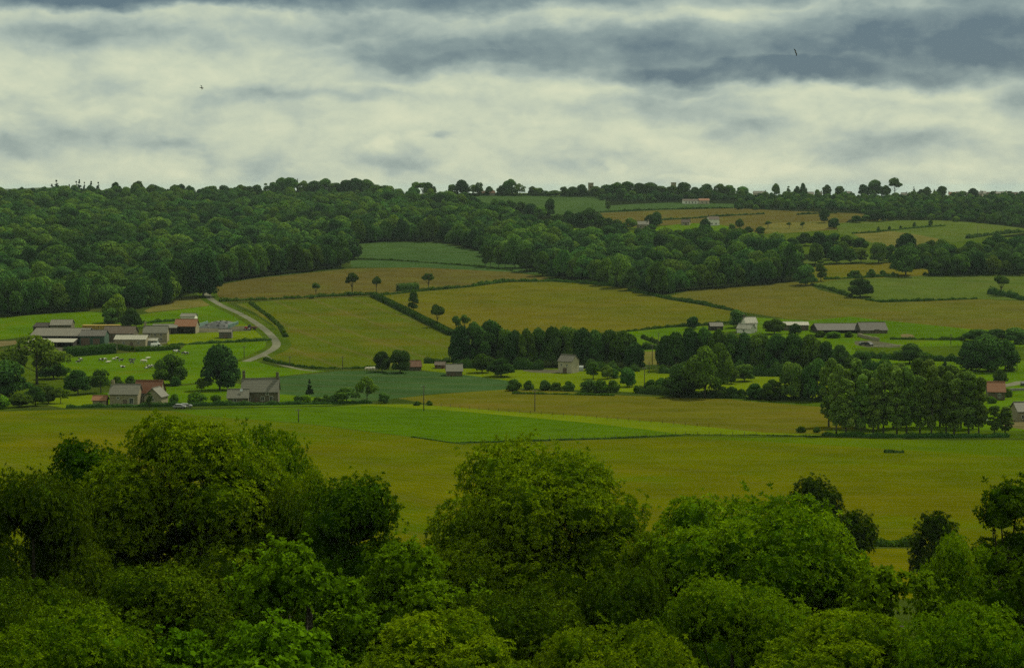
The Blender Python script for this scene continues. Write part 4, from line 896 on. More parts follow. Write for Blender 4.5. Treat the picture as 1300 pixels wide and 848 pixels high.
# ------------------------------------------------------------------ building materials
STONE = mixed('field_stone', (.32, .28, .165), (.20, .175, .105), 1.6, (.38, .34, .22), .95, .5)
STONE_D = mixed('dark_stone', (.15, .13, .075), (.085, .075, .045), 1.6, (.19, .17, .10), .95, .5)
SLATE = mixed('slate_roof', (.165, .155, .115), (.115, .11, .085), 1.2, (.21, .20, .13), .7, .3, stripe=('Z', .5, .35))
CORR = mixed('weathered_sheet_roof', (.155, .14, .105), (.10, .092, .07), .9, (.21, .19, .14), .75, .2, stripe=('X', 1.0, .3))
PSTONE = mixed('pale_stone', (.48, .43, .30), (.34, .30, .20), 1.6, (.54, .50, .38), .95, .5)
CORRD = mixed('grey_sheet_roof', (.080, .072, .055), (.055, .05, .04), .9, (.11, .10, .08), .75, .2, stripe=('X', 1.0, .3))
PALE = mixed('pale_sheet_roof', (.34, .325, .25), (.24, .23, .18), .8, (.42, .40, .32), .7, .2, stripe=('X', 1.2, .2))
BROWNR = mixed('brown_tile_roof', (.125, .085, .055), (.085, .062, .045), 1.3, (.15, .12, .08), .9, .3, stripe=('Z', .5, .35))
TILE = mixed('red_tile_roof', (.17, .055, .024), (.12, .045, .020), 1.3, (.19, .09, .05), .85, .3, stripe=('Z', .5, .3))
TILEO = mixed('orange_tile_roof', (.27, .11, .050), (.20, .085, .04), 1.3, (.28, .15, .08), .85, .3, stripe=('Z', .5, .3))
RUST = mixed('rusty_sheet', (.17, .065, .028), (.10, .045, .024), 1.2, (.22, .13, .08), .9, .2, stripe=('X', .8, .3))
WHITE = mixed('white_render', (.70, .67, .56), (.58, .56, .46), .8, (.72, .70, .62), .85)
CREAM = mixed('cream_render', (.44, .38, .26), (.36, .31, .21), .9, (.48, .43, .32), .9)
GREENSH = mixed('green_sheet_cladding', (.050, .105, .060), (.035, .075, .045), .8, (.07, .13, .08), .8, .1, stripe=('X', .8, .3))
BLUESH = mixed('blue_grey_boards', (.26, .30, .29), (.20, .23, .22), 1.0, (.3, .33, .3), .8)
DARKW = mixed('dark_boards', (.045, .036, .026), (.028, .022, .018), 1.2, (.07, .06, .045), .95, .2, stripe=('X', .5, .4))
WOODP = mixed('weathered_wood', (.11, .095, .065), (.07, .06, .045), 2.0, (.15, .13, .1), .95)
GLASS = plain('window_glass', (.020, .024, .024), .15, spec=.6)
FRAMEW = plain('painted_frame', (.55, .53, .45), .6)
DOORM = plain('door_paint', (.10, .065, .04), .7)
STRAW = mixed('straw', (.36, .25, .05), (.28, .19, .04), 1.0, (.42, .31, .09), .95, .4)
BLACKP = mixed('black_sheeting', (.035, .036, .034), (.020, .022, .020), .8, (.06, .06, .055), .5)
CONC = mixed('grey_concrete', (.24, .235, .19), (.18, .175, .145), .8, (.28, .27, .23), .9)
TEAL = plain('teal_paint', (.10, .17, .14), .6)
METAL = plain('dull_metal', (.25, .25, .23), .45, .6)
CARW = plain('white_paint', (.75, .74, .68), .3, spec=.5); CARS = plain('silver_paint', (.24, .24, .23), .3, spec=.5); CARD = plain('dark_paint', (.03, .032, .035), .3, spec=.5)
RUBBER = plain('rubber', (.018, .018, .018), .9); RED = plain('tractor_red', (.32, .03, .02), .4); LAMP = plain('lamp_glass', (.6, .58, .5), .2)

HS = .84
def px2m(px, p): return px*p.y/F
def house(name, label, cat, u, v, wpx, D, he, hr, rz=0.0, wall=STONE, roof=SLATE, wins=(), doors=(), chims=(), open_front=False, over=.35, half=False, group=None, L=None):
    """gabled building whose front eaves wall is centred on pixel (u, v). wpx: ridge length in photo pixels; D depth; he eaves height; hr roof rise (metres);
    rz turns it; wins: (side, along, z, w, h); doors likewise; side 'f' front, 'l'/'r' gables; chims: (x fraction, height)"""
    p = at(u, v); L = L or px2m(wpx, p)/max(.4, math.cos(rz)); e = empty(name, (p.x, p.y, p.z), rz); tag(e, label, cat, group)
    he *= HS; hr *= HS
    zb = min(T(p.x + a*math.cos(rz) - b*math.sin(rz), p.y + a*math.sin(rz) + b*math.cos(rz)) for a in (-L/2, L/2) for b in (0, D)) - p.z - .4
    ridge = D if half else D/2; mb = MB()
    prof = [(0, zb), (D, zb), (D, he + (hr if half else 0)), (0, he)] if half else [(0, zb), (D, zb), (D, he), (D/2, he+hr), (0, he)]
    if open_front:
        t = .25; back_h = prof[2][1]
        mb.box((0, D-t/2, (zb+back_h)/2), (L, t, back_h-zb))
        for s in (-1, 1): mb.prism([(q[0]*(1-.03) + (.12 if q[0] == 0 else 0), q[1]) for q in prof], s*L/2 - s*t, s*L/2) if s < 0 else mb.prism([(q[0]*.97, q[1]) for q in prof], L/2 - t, L/2)
    else: mb.prism(prof, -L/2, L/2)
    mb.build('wall', wall, e)
    # roof: two sheets with thickness, overhanging
    rf = MB(); th = .18; sl = hr/ridge; o = over
    def sheet(y0, z0, y1, z1): rf.prism([(y0, z0+.02), (y1, z1+.02), (y1, z1+th+.02), (y0, z0+th+.02)], -L/2-o, L/2+o)
    if half: sheet(-o, he-sl*o, D+o*.5, he+hr+sl*o*.5)
    else: sheet(-o, he-sl*o, D/2, he+hr); sheet(D+o, he-sl*o, D/2+.002, he+hr); rf.box((0, D/2, he+hr+th+.04), (L+2*o, .35, .14))
    ro = rf.build('roof', roof, e)
    for (fx, ch) in chims:
        c = MB(); c.box((fx*L/2, D/2, he+hr+ch/2-.5), (.95, .75, ch+1.0)); c.box((fx*L/2, D/2, he+hr+ch+.06), (1.1, .9, .14))
        for s in (-.22, .22): c.tube([(fx*L/2+s, D/2, he+hr+ch+.1), (fx*L/2+s, D/2, he+hr+ch+.5)], [.12, .1], 8)
        c.build('chimney', wall if wall in (STONE, STONE_D) else STONE_D, ro)
    def opening(kind, side, a, z, w_, h_):
        m = MB(); f = MB(); t = .06; z *= HS; h_ *= .92
        if side == 'f': c = (a*L/2, -t/2-.003, z+h_/2); rot = 0
        elif side == 'r': c = (L/2+t/2+.003, a*D/2+D/2, z+h_/2); rot = math.pi/2
        else: c = (-L/2-t/2-.003, a*D/2+D/2, z+h_/2); rot = math.pi/2
        m.box((0, 0, 0), (w_, t, h_)); fw = .10
        for s in (-1, 1): f.box((s*(w_/2+fw/2), 0, 0), (fw, t*1.7, h_+2*fw)); f.box((0, 0, s*(h_/2+fw/2)), (w_, t*1.7, fw))
        if kind == 'window': f.box((0, 0, 0), (.05, t*1.5, h_))
        ob = m.build(kind, GLASS if kind == 'window' else DOORM, e); ob.location = c; ob.rotation_euler = (0, 0, rot)
        fo = f.build('frame', FRAMEW if kind == 'window' else WOODP, ob)
    for x in wins: opening('window', *x)
    for x in doors: opening('door', *x)
    if open_front:
        n = max(2, int(L/6)); 
        for i in range(n+1):
            q = MB(); q.box((-L/2+.15+(L-.3)*i/n, .15, (zb+he)/2), (.25, .25, he-zb)); q.build('post', WOODP, e)
    return e
def W(side, *xs, z=1.0, w=.9, h=1.2): return [(side, x, z, w, h) for x in xs]

# --- the large farm at left, back to front
house('cattle_barn', 'dark low barn at the back left end of the farm', 'barn', 52, 424, 20, 12, 4.2, 1.8, R(-4), DARKW, DARKW, doors=[('f', .1, 0, 3.5, 3.2)])
house('cattle_barn', 'grey-roofed barn whose gable top shows behind the largest barn', 'barn', 77, 424, 26, 14, 5.2, 2.6, R(6), STONE_D, CORR, doors=[('f', -.2, 0, 3.5, 3.2)])
b = house('cattle_barn', 'largest barn of the farm, wide weathered grey roof and open dark front', 'barn', 73, 437, 70, 22, 4.6, 3.4, R(-3), DARKW, CORR, open_front=True)
house('lean_to_shed', 'pale low lean-to along the front of the largest barn', 'shed', 62, 440.5, 62, 7, 2.6, 1.2, R(-3), DARKW, PALE, open_front=True, half=True)
b = house('machinery_barn', 'barn with green sheet front and dark gable beside the largest barn', 'barn', 117, 438.5, 31, 15, 5.2, 2.6, R(4), GREENSH, CORRD, doors=[('f', -.55, 0, 4, 3.8), ('f', .35, 0, 3.0, 3.4)])
house('stone_barn', 'brown-tiled stone barn between the green-fronted barn and slate house', 'barn', 150, 434, 39, 10, 4.8, 3.6, R(-3), STONE_D, BROWNR, wins=W('f', .4, z=2.6), doors=[('f', -.3, 0, 2.6, 3)])
house('stone_shed', 'low stone shed with bright pale roof in front of the brown-tiled barn', 'shed', 165, 440, 40, 9, 3.9, 2.0, R(-2), STONE, PALE, wins=W('f', -.4, .55, z=1.4), doors=[('f', .1, 0, 1.2, 2.1)])
house('farm_house', 'slate-roofed farm house with chimney at its left gable', 'house', 197, 434, 30, 8, 5.2, 3.6, R(3), STONE, SLATE, wins=W('f', -.5, .5, z=1.0)+W('f', -.5, 0, .5, z=3.4), doors=[('f', 0, 0, 1.1, 2.1)], chims=[(-.92, 1.6)])
house('garden_shed', 'small blue-grey hut at the right end of the pale stone shed', 'shed', 192, 439, 15, 4, 2.9, 1.2, R(0), BLUESH, PALE, wins=W('f', .2, z=1.2))
house('long_shed', 'long low dark shed behind the slate-roofed farm house', 'shed', 209, 424, 30, 9, 3.6, 1.8, R(4), DARKW, SLATE, doors=[('f', .3, 0, 2.5, 2.5)])
house('open_cattle_shed', 'orange-tiled open shed at the right of the farm', 'shed', 235, 423.5, 27, 9, 4.4, 3.8, R(-2), STONE, TILEO, open_front=True)
house('back_shed', 'white-edged shed roof just behind the orange-tiled shed', 'shed', 238, 411, 18, 8, 4.5, 1.5, R(-2), WHITE, SLATE)
house('tool_shed', 'small weathered grey shed alone in the bright strip', 'shed', 286, 429.5, 16, 5, 3.6, 1.5, R(2), CORR, CORR, doors=[('f', 0, 0, 1.6, 2.2)])
# straw stack
p = at(128, 419.5); e = empty('straw_stack', p, R(2)); tag(e, 'long ochre straw stack behind the farm barns', 'straw stack')
Ls = px2m(48, p)
for k in range(2):
    mb = MB(); n = 9
    for i in range(n):
        mb.box((-Ls/2 + Ls*(i+.5)/n + .1*math.sin(i*5+k), 2 + .12*math.sin(i*3+k), .2+1.25*(k+.5)), (Ls/n*.97, 5.2-.8*k, 1.22))
    mb.build('bale_layer', STRAW, e)
# silage clamp with black sheet, tyres and pale teal walls
p = at(270, 417); e = empty('silage_clamp', p, R(-4)); tag(e, 'silage clamp under black sheeting with tyres and pale teal walls', 'silage clamp')
Lc, Dc = px2m(40, p), 24.0
for s in (-1, 1):
    mb = MB(); mb.box((s*Lc/2, Dc/2, .9), (.35, Dc, 2.6)); 
    for k in range(7): mb.box((s*(Lc/2+.3), Dc*(k+.5)/7, .7), (.25, .3, 2.2))
    mb.build('side_wall', TEAL, e)
mb = MB(); nx, ny = 10, 12
for j in range(ny+1):
    for i in range(nx+1):
        a, c = i/nx, j/ny; mb.v.append((-Lc/2+.2+(Lc-.4)*a, Dc*c, 2.3*(math.sin(math.pi*a)**.5)*(min(1, c*3)) + .1*math.sin(i*3+j*2) + .05))
for j in range(ny):
    for i in range(nx): a = j*(nx+1)+i; mb.f.append((a, a+1, a+nx+2, a+nx+1))
sheet_ = mb.build('cover_sheet', BLACKP, e, True)
rk = random.Random(3)
for k in range(26):
    mb = MB(); x, y = rk.uniform(-Lc/2+1.5, Lc/2-1.5), rk.uniform(2, Dc-1); z = 2.3*(math.sin(math.pi*(x+Lc/2)/Lc)**.5)*min(1, y/Dc*3) + .15
    for i in range(12):
        a = i*math.pi/6
        for (rr2, zz) in ((.5, -.1), (.5, .1), (.28, .1), (.28, -.1)): mb.v.append((x+math.cos(a)*rr2, y+math.sin(a)*rr2, z+zz))
    for i in range(12):
        for q in range(4): mb.f.append((i*4+q, i*4+(q+1) % 4, ((i+1) % 12)*4+(q+1) % 4, ((i+1) % 12)*4+q))
    mb.build('tyre', LAMP if k % 4 == 0 else RUBBER, sheet_)
# --- stone farmhouse with slate and red-tiled halves
house('stone_farmhouse', 'stone farmhouse with grey slate roof beside the small tiled hut', 'house', 157, 515, 36, 7.5, 4.6, 3.4, R(-2), STONE, SLATE, wins=W('f', .55, z=.9, w=1.3, h=1.9)+W('f', -.4, z=2.7, w=.7, h=.7), doors=[('f', .1, 0, 1.1, 2.1)], chims=[(-.93, 1.2)])
house('stone_barn', 'red-tiled stone barn joined to the right end of the slate-roofed farmhouse', 'barn', 187, 513.5, 33, 7.5, 4.8, 4.4, R(-3), STONE, TILE, wins=W('f', -.3, .3, z=3.2), doors=[('f', .0, 0, 2.4, 2.8)])
house('stone_annex', 'stone gable building at the right end of the red-tiled barn', 'annex', 209, 514.5, 13, 6, 3.8, 3.2, R(78), STONE, SLATE, wins=W('r', 0, z=2)+W('l', 0, z=2), L=6)
house('tiled_hut', 'small hut with orange tiled roof at the edge of the near field', 'hut', 126, 515, 17, 4, 2.2, 1.5, R(0), STONE, TILEO, doors=[('f', .2, 0, 1, 1.8)])
# --- grey farmhouse with chimneys
house('grey_farmhouse', 'grey slate farmhouse with two tall end chimneys', 'house', 330, 511.5, 46, 8, 4.6, 4.8, R(3), STONE_D, SLATE, wins=W('f', -.6, .15, .62, z=1.0, w=1.1, h=1.5)+W('f', .4, z=3.2, w=.8, h=.8), doors=[('f', -.2, 0, 1.1, 2.1)], chims=[(-.93, 2.6), (.93, 2.0)])
a_ = house('grey_annex', 'lower grey wing with skylight at the left of the grey farmhouse', 'annex', 302, 513, 26, 6, 2.6, 3.0, R(3), STONE_D, SLATE, wins=W('f', -.3, z=.9), doors=[('f', .4, 0, 1, 2)])
mb = MB(); mb.prism([(1.4, 4.05), (2.2, 4.85), (2.15, 4.93), (1.35, 4.13)], .6, 1.5); mb.build('skylight', BLUESH, a_)
# --- rust hut, ruined hut, small barn
house('rust_roofed_hut', 'rust-coloured hut beside the dark tree pair', 'hut', 527, 470.5, 16, 6, 2.0, 2.6, R(12), STONE_D, RUST, doors=[('r', 0, 0, 1.6, 1.9)])
house('brick_hut', 'tiny reddish hut in the hedge between rust hut and small barn', 'hut', 558, 468, 12, 5, 1.8, 1.3, R(-5), RUST, BROWNR, doors=[('f', 0, 0, 1, 1.5)])
house('small_barn', 'small dark stone barn with patchy grey roof before the dark clump', 'barn', 577, 477.5, 20, 7, 2.4, 3.0, R(4), STONE_D, SLATE, doors=[('f', -.2, 0, 1.6, 2)])
# --- tall stone barn with greenhouse
house('tall_stone_barn', 'tall gabled stone barn standing in front of the dark tree row', 'barn', 717, 473.5, 17, 6.2, 5.8, 2.8, R(-32), PSTONE, CORR, wins=W('l', 0, z=5.2, w=.9, h=1.3)+W('f', .3, z=3.4, w=.7, h=.9)+W('f', -.5, z=3.4, w=.7, h=.9), doors=[('f', 0, 0, 1.6, 2.2)], L=6.4)
p = at(734, 471); e = empty('greenhouse', p, R(-2)); tag(e, 'small pale arched greenhouse at the right foot of the tall stone barn', 'greenhouse'); Lg = px2m(13, p)
mb = MB(); pf = [(2 - 2*math.cos(math.pi*i/8), 2.1*math.sin(math.pi*i/8)) for i in range(9)]; mb.prism(pf, -Lg/2, Lg/2); mb.build('cover', BLUESH, e, False)
for k in range(5):
    mb = MB(); x = -Lg/2 + Lg*k/4; mb.tube([(x, 2 - 2.05*math.cos(math.pi*i/8), 2.15*math.sin(math.pi*i/8)) for i in range(9)], [.05]*9, 5); mb.build('hoop', FRAMEW, e)
# --- white-roofed house
house('white_roofed_house', 'tall house with bright pale roof beside the dark tree', 'house', 954, 421.5, 15, 7, 5.6, 3.2, R(12), WHITE, PALE, wins=W('f', -.4, .4, z=3.4)+W('r', 0, z=3)+W('f', .4, z=1), doors=[('f', -.3, 0, 1.1, 2.1)], chims=[(-.9, 1.0)])
house('white_roofed_wing', 'lower pale-roofed wing in front of the tall white-roofed house', 'house', 944, 423, 16, 5, 2.8, 2.6, R(-35), WHITE, PALE, wins=W('f', 0, z=1))
house('small_dark_hut', 'small dark hut with pale end left of the white-roofed house', 'hut', 910, 419.5, 16, 6, 2.6, 2.0, R(6), DARKW, CORR, doors=[('f', .3, 0, 1.4, 1.8)])
# --- right farm
house('pale_shed', 'low shed with partly white roof left of the long grey barn', 'shed', 1011, 419.5, 31, 9, 3.2, 1.6, R(-2), STONE_D, PALE, doors=[('f', .5, 0, 2.4, 2.4)], wins=W('f', -.4, z=1.2))
house('long_barn', 'very long low barn with weathered grey roof', 'barn', 1072, 423, 68, 18, 1.8, 3.2, R(3), DARKW, CORRD, open_front=True)
house('barn_extension', 'lower grey extension at the right end of the very long barn', 'barn', 1110, 423.5, 34, 12, 2.0, 4.2, R(5), STONE_D, CORRD, doors=[('f', .2, 0, 2.4, 2.2)])
house('tiled_house', 'stone house with orange tiled roof just right of the poplars', 'house', 1265, 508, 21, 7, 3.6, 3.6, R(-8), STONE_D, TILEO, wins=W('f', .35, z=1.2)+W('r', 0, z=2.6), doors=[('f', -.2, 0, 1.2, 2.1)])
house('grey_house', 'grey stone house cut by the right edge', 'house', 1303, 535, 22, 7, 3.6, 2.8, R(6), STONE, SLATE, wins=W('f', -.4, .2, z=1.0), doors=[('f', -.1, 0, 1.1, 2.1)])
# --- on and near the ridge
house('white_ridge_house', 'white house with brown roof on the ridge meadow', 'house', 907, 286.5, 13, 9, 7.0, 3.2, R(14), WHITE, BROWNR, wins=W('f', -.5, .3, z=1.2, w=1.3, h=1.6)+W('r', 0, z=3.4, w=1.2, h=1.6), chims=[(-.9, 1.5)])
house('ridge_hut', 'small dark-roofed hut left of the white ridge house', 'hut', 870, 286, 10, 7, 3.2, 3.2, R(-14), STONE, BROWNR, doors=[('f', .2, 0, 1.6, 2)])
house('stone_ridge_house', 'stone house half hidden by garden trees left of the dark-roofed hut', 'house', 816, 290.5, 15, 9, 4.6, 3.6, R(-4), STONE, SLATE, wins=W('f', -.4, .4, z=1.2, w=1.2, h=1.5), chims=[(.9, 1.4)])
house('long_low_building', 'long low building with pale walls and orange right end', 'building', 877, 259, 20, 10, 4.2, 2.2, 0, WHITE, BROWNR, wins=W('f', -.6, -.2, .2, .6, z=1.2, w=1.6, h=1.6))
house('orange_end_building', 'orange-roofed block at the right end of the long low building', 'building', 894, 259, 13, 10, 4.6, 2.6, 0, CREAM, TILEO, wins=W('f', -.4, .4, z=1.2, w=1.6, h=1.6))
def tower(u, v, wpx, hpx, label):
    p = at(u, v); s = px2m(wpx, p); h = px2m(hpx, p); e = empty('church_tower', p, R(12)); tag(e, label, 'tower')
    mb = MB(); mb.box((0, 0, h/2-.5), (s, s, h+1)); mb.box((0, 0, h*.8), (s*1.08, s*1.08, .5)); mb.build('wall', STONE, e)
    r = MB()
    for i in (-1, 0, 1):
        for j in (-1, 0, 1):
            if i or j: r.box((i*s*.42, j*s*.42, h+.6), (s*.2, s*.2, 1.2))
    r.box((0, 0, h+.2), (s*1.1, s*1.1, .5)); r.build('parapet', STONE, e)
    for i in (-.22, .22):
        f = MB(); f.box((i*s, -s/2-.06, h*.68), (s*.2, .12, h*.14)); f.build('louvre_window', DARKW, e)
tower(750, 248.5, 5.6, 15, 'square stone church tower on the skyline, left one of two'); tower(855, 248.5, 5.2, 15.5, 'square stone church tower on the skyline, right one of two')
vil = [(284,249,14,'B','brown-roofed skyline house above the left wood'),(299,249.5,8,'S','small slate-roofed skyline house right of the brown-roofed one'),(391,251.5,15,'C','tan-walled building in the skyline trees above the left wood'),
       (616,248.5,9,'R','dark red skyline house with trees at its left'),(625,248.8,9,'R','second dark red skyline house, joined behind the first'),(610,248.5,7,'S','slate-roofed skyline house under the airy trees'),
       (1029,246.6,11,'W','white skyline house left of the village tree pair'),(1040,246.6,9,'S','slate skyline house between the white one and the dark tree'),(1078,246.6,9,'W','pale skyline house between two village trees'),(1148,247.5,9,'S','slate skyline house left of the village conifers'),
       (1209,247.5,11,'O','orange-roofed house standing highest in the village'),(1217,248,8,'W','white house beside the orange-roofed village house'),(1229,248.5,8,'W','white gabled village house right of the orange roof'),
       (1243,249,10,'S','slate village house in the right skyline row'),(1250,249.5,9,'W','bright white village house in the right skyline row'),(1258,249,8,'B','brown village house after the bright white one'),(1269,249.8,10,'S','long slate village house near the right edge'),
       (1276,250,7,'W','small white village house near the right edge'),(1289,250,11,'B','brown-roofed village house by the right edge'),(965,247.5,20,'S','low slate roof just above the ridge wood')]
for i, (u, v, wp, k, lab) in enumerate(vil):
    wl, rf_ = {'B': (STONE, BROWNR), 'S': (CREAM, SLATE), 'C': (CREAM, CORR), 'R': (STONE_D, RUST), 'W': (WHITE, SLATE), 'O': (WHITE, TILEO)}[k]
    house('village_house', lab, 'house', u, v, wp*.8, 7, 3.6 + (i % 3)*.6, 3.2, R((i*37) % 40 - 20), wl, rf_, wins=W('f', -.4, .4, z=1.2, w=1.2, h=1.5), chims=[((-.9, .9)[i % 2], 1.2)])

# ------------------------------------------------------------------ walls, poles, vehicles
def stone_wall(pts, h, label, mat=STONE):
    P = [at(*q) for q in pts]; Q = []
    for a, b in zip(P, P[1:]):
        n = max(1, int((b-a).length/2)); Q += [a.lerp(b, i/n) for i in range(n)]
    Q.append(P[-1]); o3 = Q[0].copy(); mb = MB(); rr3 = random.Random(1)
    for k, q in enumerate(Q):
        d = Q[min(k+1, len(Q)-1)] - Q[max(k-1, 0)]; s = Vector((-d.y, d.x, 0)).normalized()*.25; z = T(q.x, q.y); hh = h + rr3.uniform(-.08, .08)
        for (a, b) in ((-1, -.3), (-1, hh), (1, hh), (1, -.3)): w_ = q + s*a; mb.v.append((w_.x-o3.x, w_.y-o3.y, z+b-o3.z))
    for k in range(len(Q)-1):
        for j in range(4): a = k*4+j; c = k*4+(j+1) % 4; mb.f.append((a, c, c+4, a+4))
    mb.f.append((0, 1, 2, 3)); m = (len(Q)-1)*4; mb.f.append((m+3, m+2, m+1, m)); o = mb.build('stone_wall', mat); o.location = o3; tag(o, label, 'wall')
stone_wall([(1089,427),(1100,430),(1116,433)], 1.6, 'low stone wall below the long grey barn')
stone_wall([(1274,497),(1290,496),(1320,495)], .9, 'pale garden wall right of the tiled house', CONC)
def pole(u, v, hpx, label, cross=True):
    p = at(u, v); h = px2m(hpx, p); e = empty('utility_pole', p, R(20)); tag(e, label, 'pole', 'wooden poles in the fields')
    mb = MB(); mb.tube([(0, 0, -.5), (0, 0, h*.5), (0.03, 0, h)], [.17, .15, .12], 8); mb.build('post', WOODP, e, True)
    if cross:
        mb = MB(); mb.box((0, 0, h-.5), (1.6, .12, .14)); mb.build('crossarm', WOODP, e)
        for x in (-.7, 0, .7): mb = MB(); mb.tube([(x, 0, h-.43), (x, 0, h-.2)], [.06, .045], 7); mb.build('insulator', FRAMEW, e)
for a in [(310,455,16,'pole in the cow pasture near the lane'),(368,465,13,'pole at the lower left corner of the left olive field'),(435,469,17,'pole on the lower hedge of the left olive field'),(538,521.5,33,'pole left of the near leafy green field, by the low bushes'),
          (379,535.5,17,'short pole at the edge of the leafy green field'),(679,522,28,'tall pole in the olive field below the round bush'),(818,498.5,33,'tall pole in front of the valley meadow bush'),(828,463,26,'pole in the dry grass gap between tree rows'),
          (836,444,22,'pole on the bright paddock above the gap'),(824,474,15,'short pole below the dry grass gap'),(1241,301,14,'pole at the right end of the upper pasture'),(1207,437,13,'pole above the bright pasture at right'),(1291,471,16,'pole by the lane at the right edge')]: pole(*a)

def car(u, v, rz, L, Wd, Hh, paint, label, kind='car', name='parked_car'):
    p = at(u, v); e = empty(name, p, rz); tag(e, label, kind); r = .31
    if kind == 'car': pr_ = [(-.5, .28), (.5, .28), (.5, .58), (.47, .66), (.28, .70), (.15, .97), (-.30, 1.0), (-.44, .72), (-.5, .66)]
    else: pr_ = [(-.5, .2), (.5, .2), (.5, .48), (.46, .55), (.36, .60), (.27, .95), (.18, 1.0), (-.49, 1.0), (-.5, .9)]
    mb = MB(); mb.prism_y([(a*L, b*Hh) for a, b in pr_], -Wd/2, Wd/2); bd = mb.mesh('body', paint)
    bm = bmesh.new(); bm.from_mesh(bd); bmesh.ops.bevel(bm, geom=bm.edges[:], offset=.07, segments=2, affect='EDGES'); bm.to_mesh(bd); bm.free(); link('body', bd, e)
    for s in (-1, 1):
        g = MB(); q = [(a*L, b*Hh) for a, b in ([(.20, .72), (.13, .92), (-.28, .94), (-.38, .72)] if kind == 'car' else [(.32, .62), (.26, .88), (.10, .88), (.10, .62)])]
        y0 = s*(Wd/2+.004); g.prism_y(q, min(y0, y0+s*.012), max(y0, y0+s*.012)); g.build('side_window', GLASS, e)
        for x in (-.31, .32):
            w_ = MB(); w_.tube([(x*L, s*(Wd/2-.2), r), (x*L, s*(Wd/2+.02), r)], [r, r], 14); wo = w_.build('wheel', RUBBER, e)
            h_ = MB(); h_.tube([(x*L, s*(Wd/2+.02), r), (x*L, s*(Wd/2+.035), r)], [r*.55, r*.5], 10); h_.build('rim', METAL, wo)
    for s in (-1, 1): k = MB(); k.box((L/2+.004, s*Wd*.36, Hh*.5), (.03, .3, .14)); k.build('headlight', LAMP, e)
    k = MB()
    x0, z0, x1, z1 = (.27*L, .71*Hh, .165*L, .95*Hh) if kind == 'car' else (.355*L, .62*Hh, .28*L, .92*Hh)
    k.poly([(x0+.03, -Wd*.42, z0), (x0+.03, Wd*.42, z0), (x1+.03, Wd*.40, z1), (x1+.03, -Wd*.40, z1)]); k.poly([(x0, -Wd*.42, z0), (x0, Wd*.42, z0), (x1, Wd*.40, z1), (x1, -Wd*.40, z1)]); k.build('windscreen', GLASS, e)
    return e
car(199, 442.5, R(8), 5.4, 2.0, 2.4, CARW, 'white van parked in front of the small blue-grey hut', 'van', 'parked_van')
car(228, 518.4, R(-6), 4.2, 1.75, 1.45, CARS, 'silver car behind the front hedge, left of a pair', 'car')
car(236, 517.8, R(10), 4.2, 1.75, 1.5, CARS, 'silver car behind the front hedge, right of a pair', 'car')
car(1244, 536, R(5), 4.6, 1.8, 1.8, CARW, 'white car seen between the poplar stems', 'car')
car(1299, 489.5, R(80), 4.2, 1.75, 1.5, CARD, 'dark car on the lane at the right edge', 'car')
car(1096, 438.5, R(15), 4.3, 1.8, 1.6, CARD, 'dark car in the yard below the long barn, left of a pair', 'car')
car(1104, 439, R(-70), 4.3, 1.8, 1.7, CARD, 'dark car in the yard below the long barn, right of a pair', 'car')
def tractor(u, v, rz, label):
    p = at(u, v); e = empty('tractor', p, rz); tag(e, label, 'tractor')
    mb = MB(); mb.box((1.0, 0, 1.25), (1.9, .8, .75), taper=.85); mb.box((-.2, 0, .95), (3.0, .7, .5)); mb.build('body', RED, e)
    mb = MB(); mb.box((-.7, 0, 1.95), (1.4, 1.35, 1.3), taper=.88); mb.box((-.7, 0, 2.65), (1.5, 1.4, .12)); mb.build('cab', GLASS, e)
    for s in (-1, 1):
        for x, r_, w_ in ((-.9, .85, .45), (1.4, .5, .3)):
            k = MB(); k.tube([(x, s*.55, r_), (x, s*(.55+w_), r_)], [r_, r_], 18); wo = k.build('wheel', RUBBER, e)
            k = MB(); k.tube([(x, s*(.55+w_), r_), (x, s*(.57+w_), r_)], [r_*.5, r_*.5], 12); k.build('rim', LAMP, wo)
    k = MB(); k.tube([(1.3, .2, 1.5), (1.3, .2, 2.4)], [.06, .05], 6); k.build('exhaust_pipe', METAL, e)
tractor(315, 418.8, R(170), 'small tractor beside the curving lane, above the bright strip')
p = at(322, 418.5); e = empty('farm_trailer', p, R(170)); tag(e, 'low trailer standing right behind the tractor by the lane', 'trailer')
mb = MB(); mb.box((0, 0, 1.2), (3.4, 2.0, .9), taper=1.08); mb.box((2.2, 0, .8), (1.2, .15, .12)); mb.build('box', RUST, e)
for s in (-1, 1): k = MB(); k.tube([(-.4, s*.8, .42), (-.4, s*1.05, .42)], [.42, .42], 14); k.build('wheel', RUBBER, e)

# ------------------------------------------------------------------ cattle and birds
def skinned(name, J, E, mat, root=0, sub=2):
    me = bpy.data.meshes.new('tmp'); me.from_pydata([j[:3] for j in J], E, []); o = link('tmp', me)
    o.modifiers.new('s', 'SKIN'); 
    if not me.skin_vertices: 
        bm = bmesh.new(); bm.from_mesh(me); bm.verts.layers.skin.verify(); bm.to_mesh(me); bm.free()
    for k, j in zip(me.skin_vertices[0].data, J): r = j[3]; k.radius = r if isinstance(r, tuple) else (r, r); k.use_root = False
    me.skin_vertices[0].data[root].use_root = True
    s = o.modifiers.new('d', 'SUBSURF'); s.levels = sub; s.render_levels = sub
    dg = bpy.context.evaluated_depsgraph_get(); dg.update(); r = bpy.data.meshes.new_from_object(o.evaluated_get(dg)); r.name = name
    bpy.data.objects.remove(o); r.materials.clear(); r.materials.append(mat); r.polygons.foreach_set('use_smooth', np.ones(len(r.polygons), bool)); return r
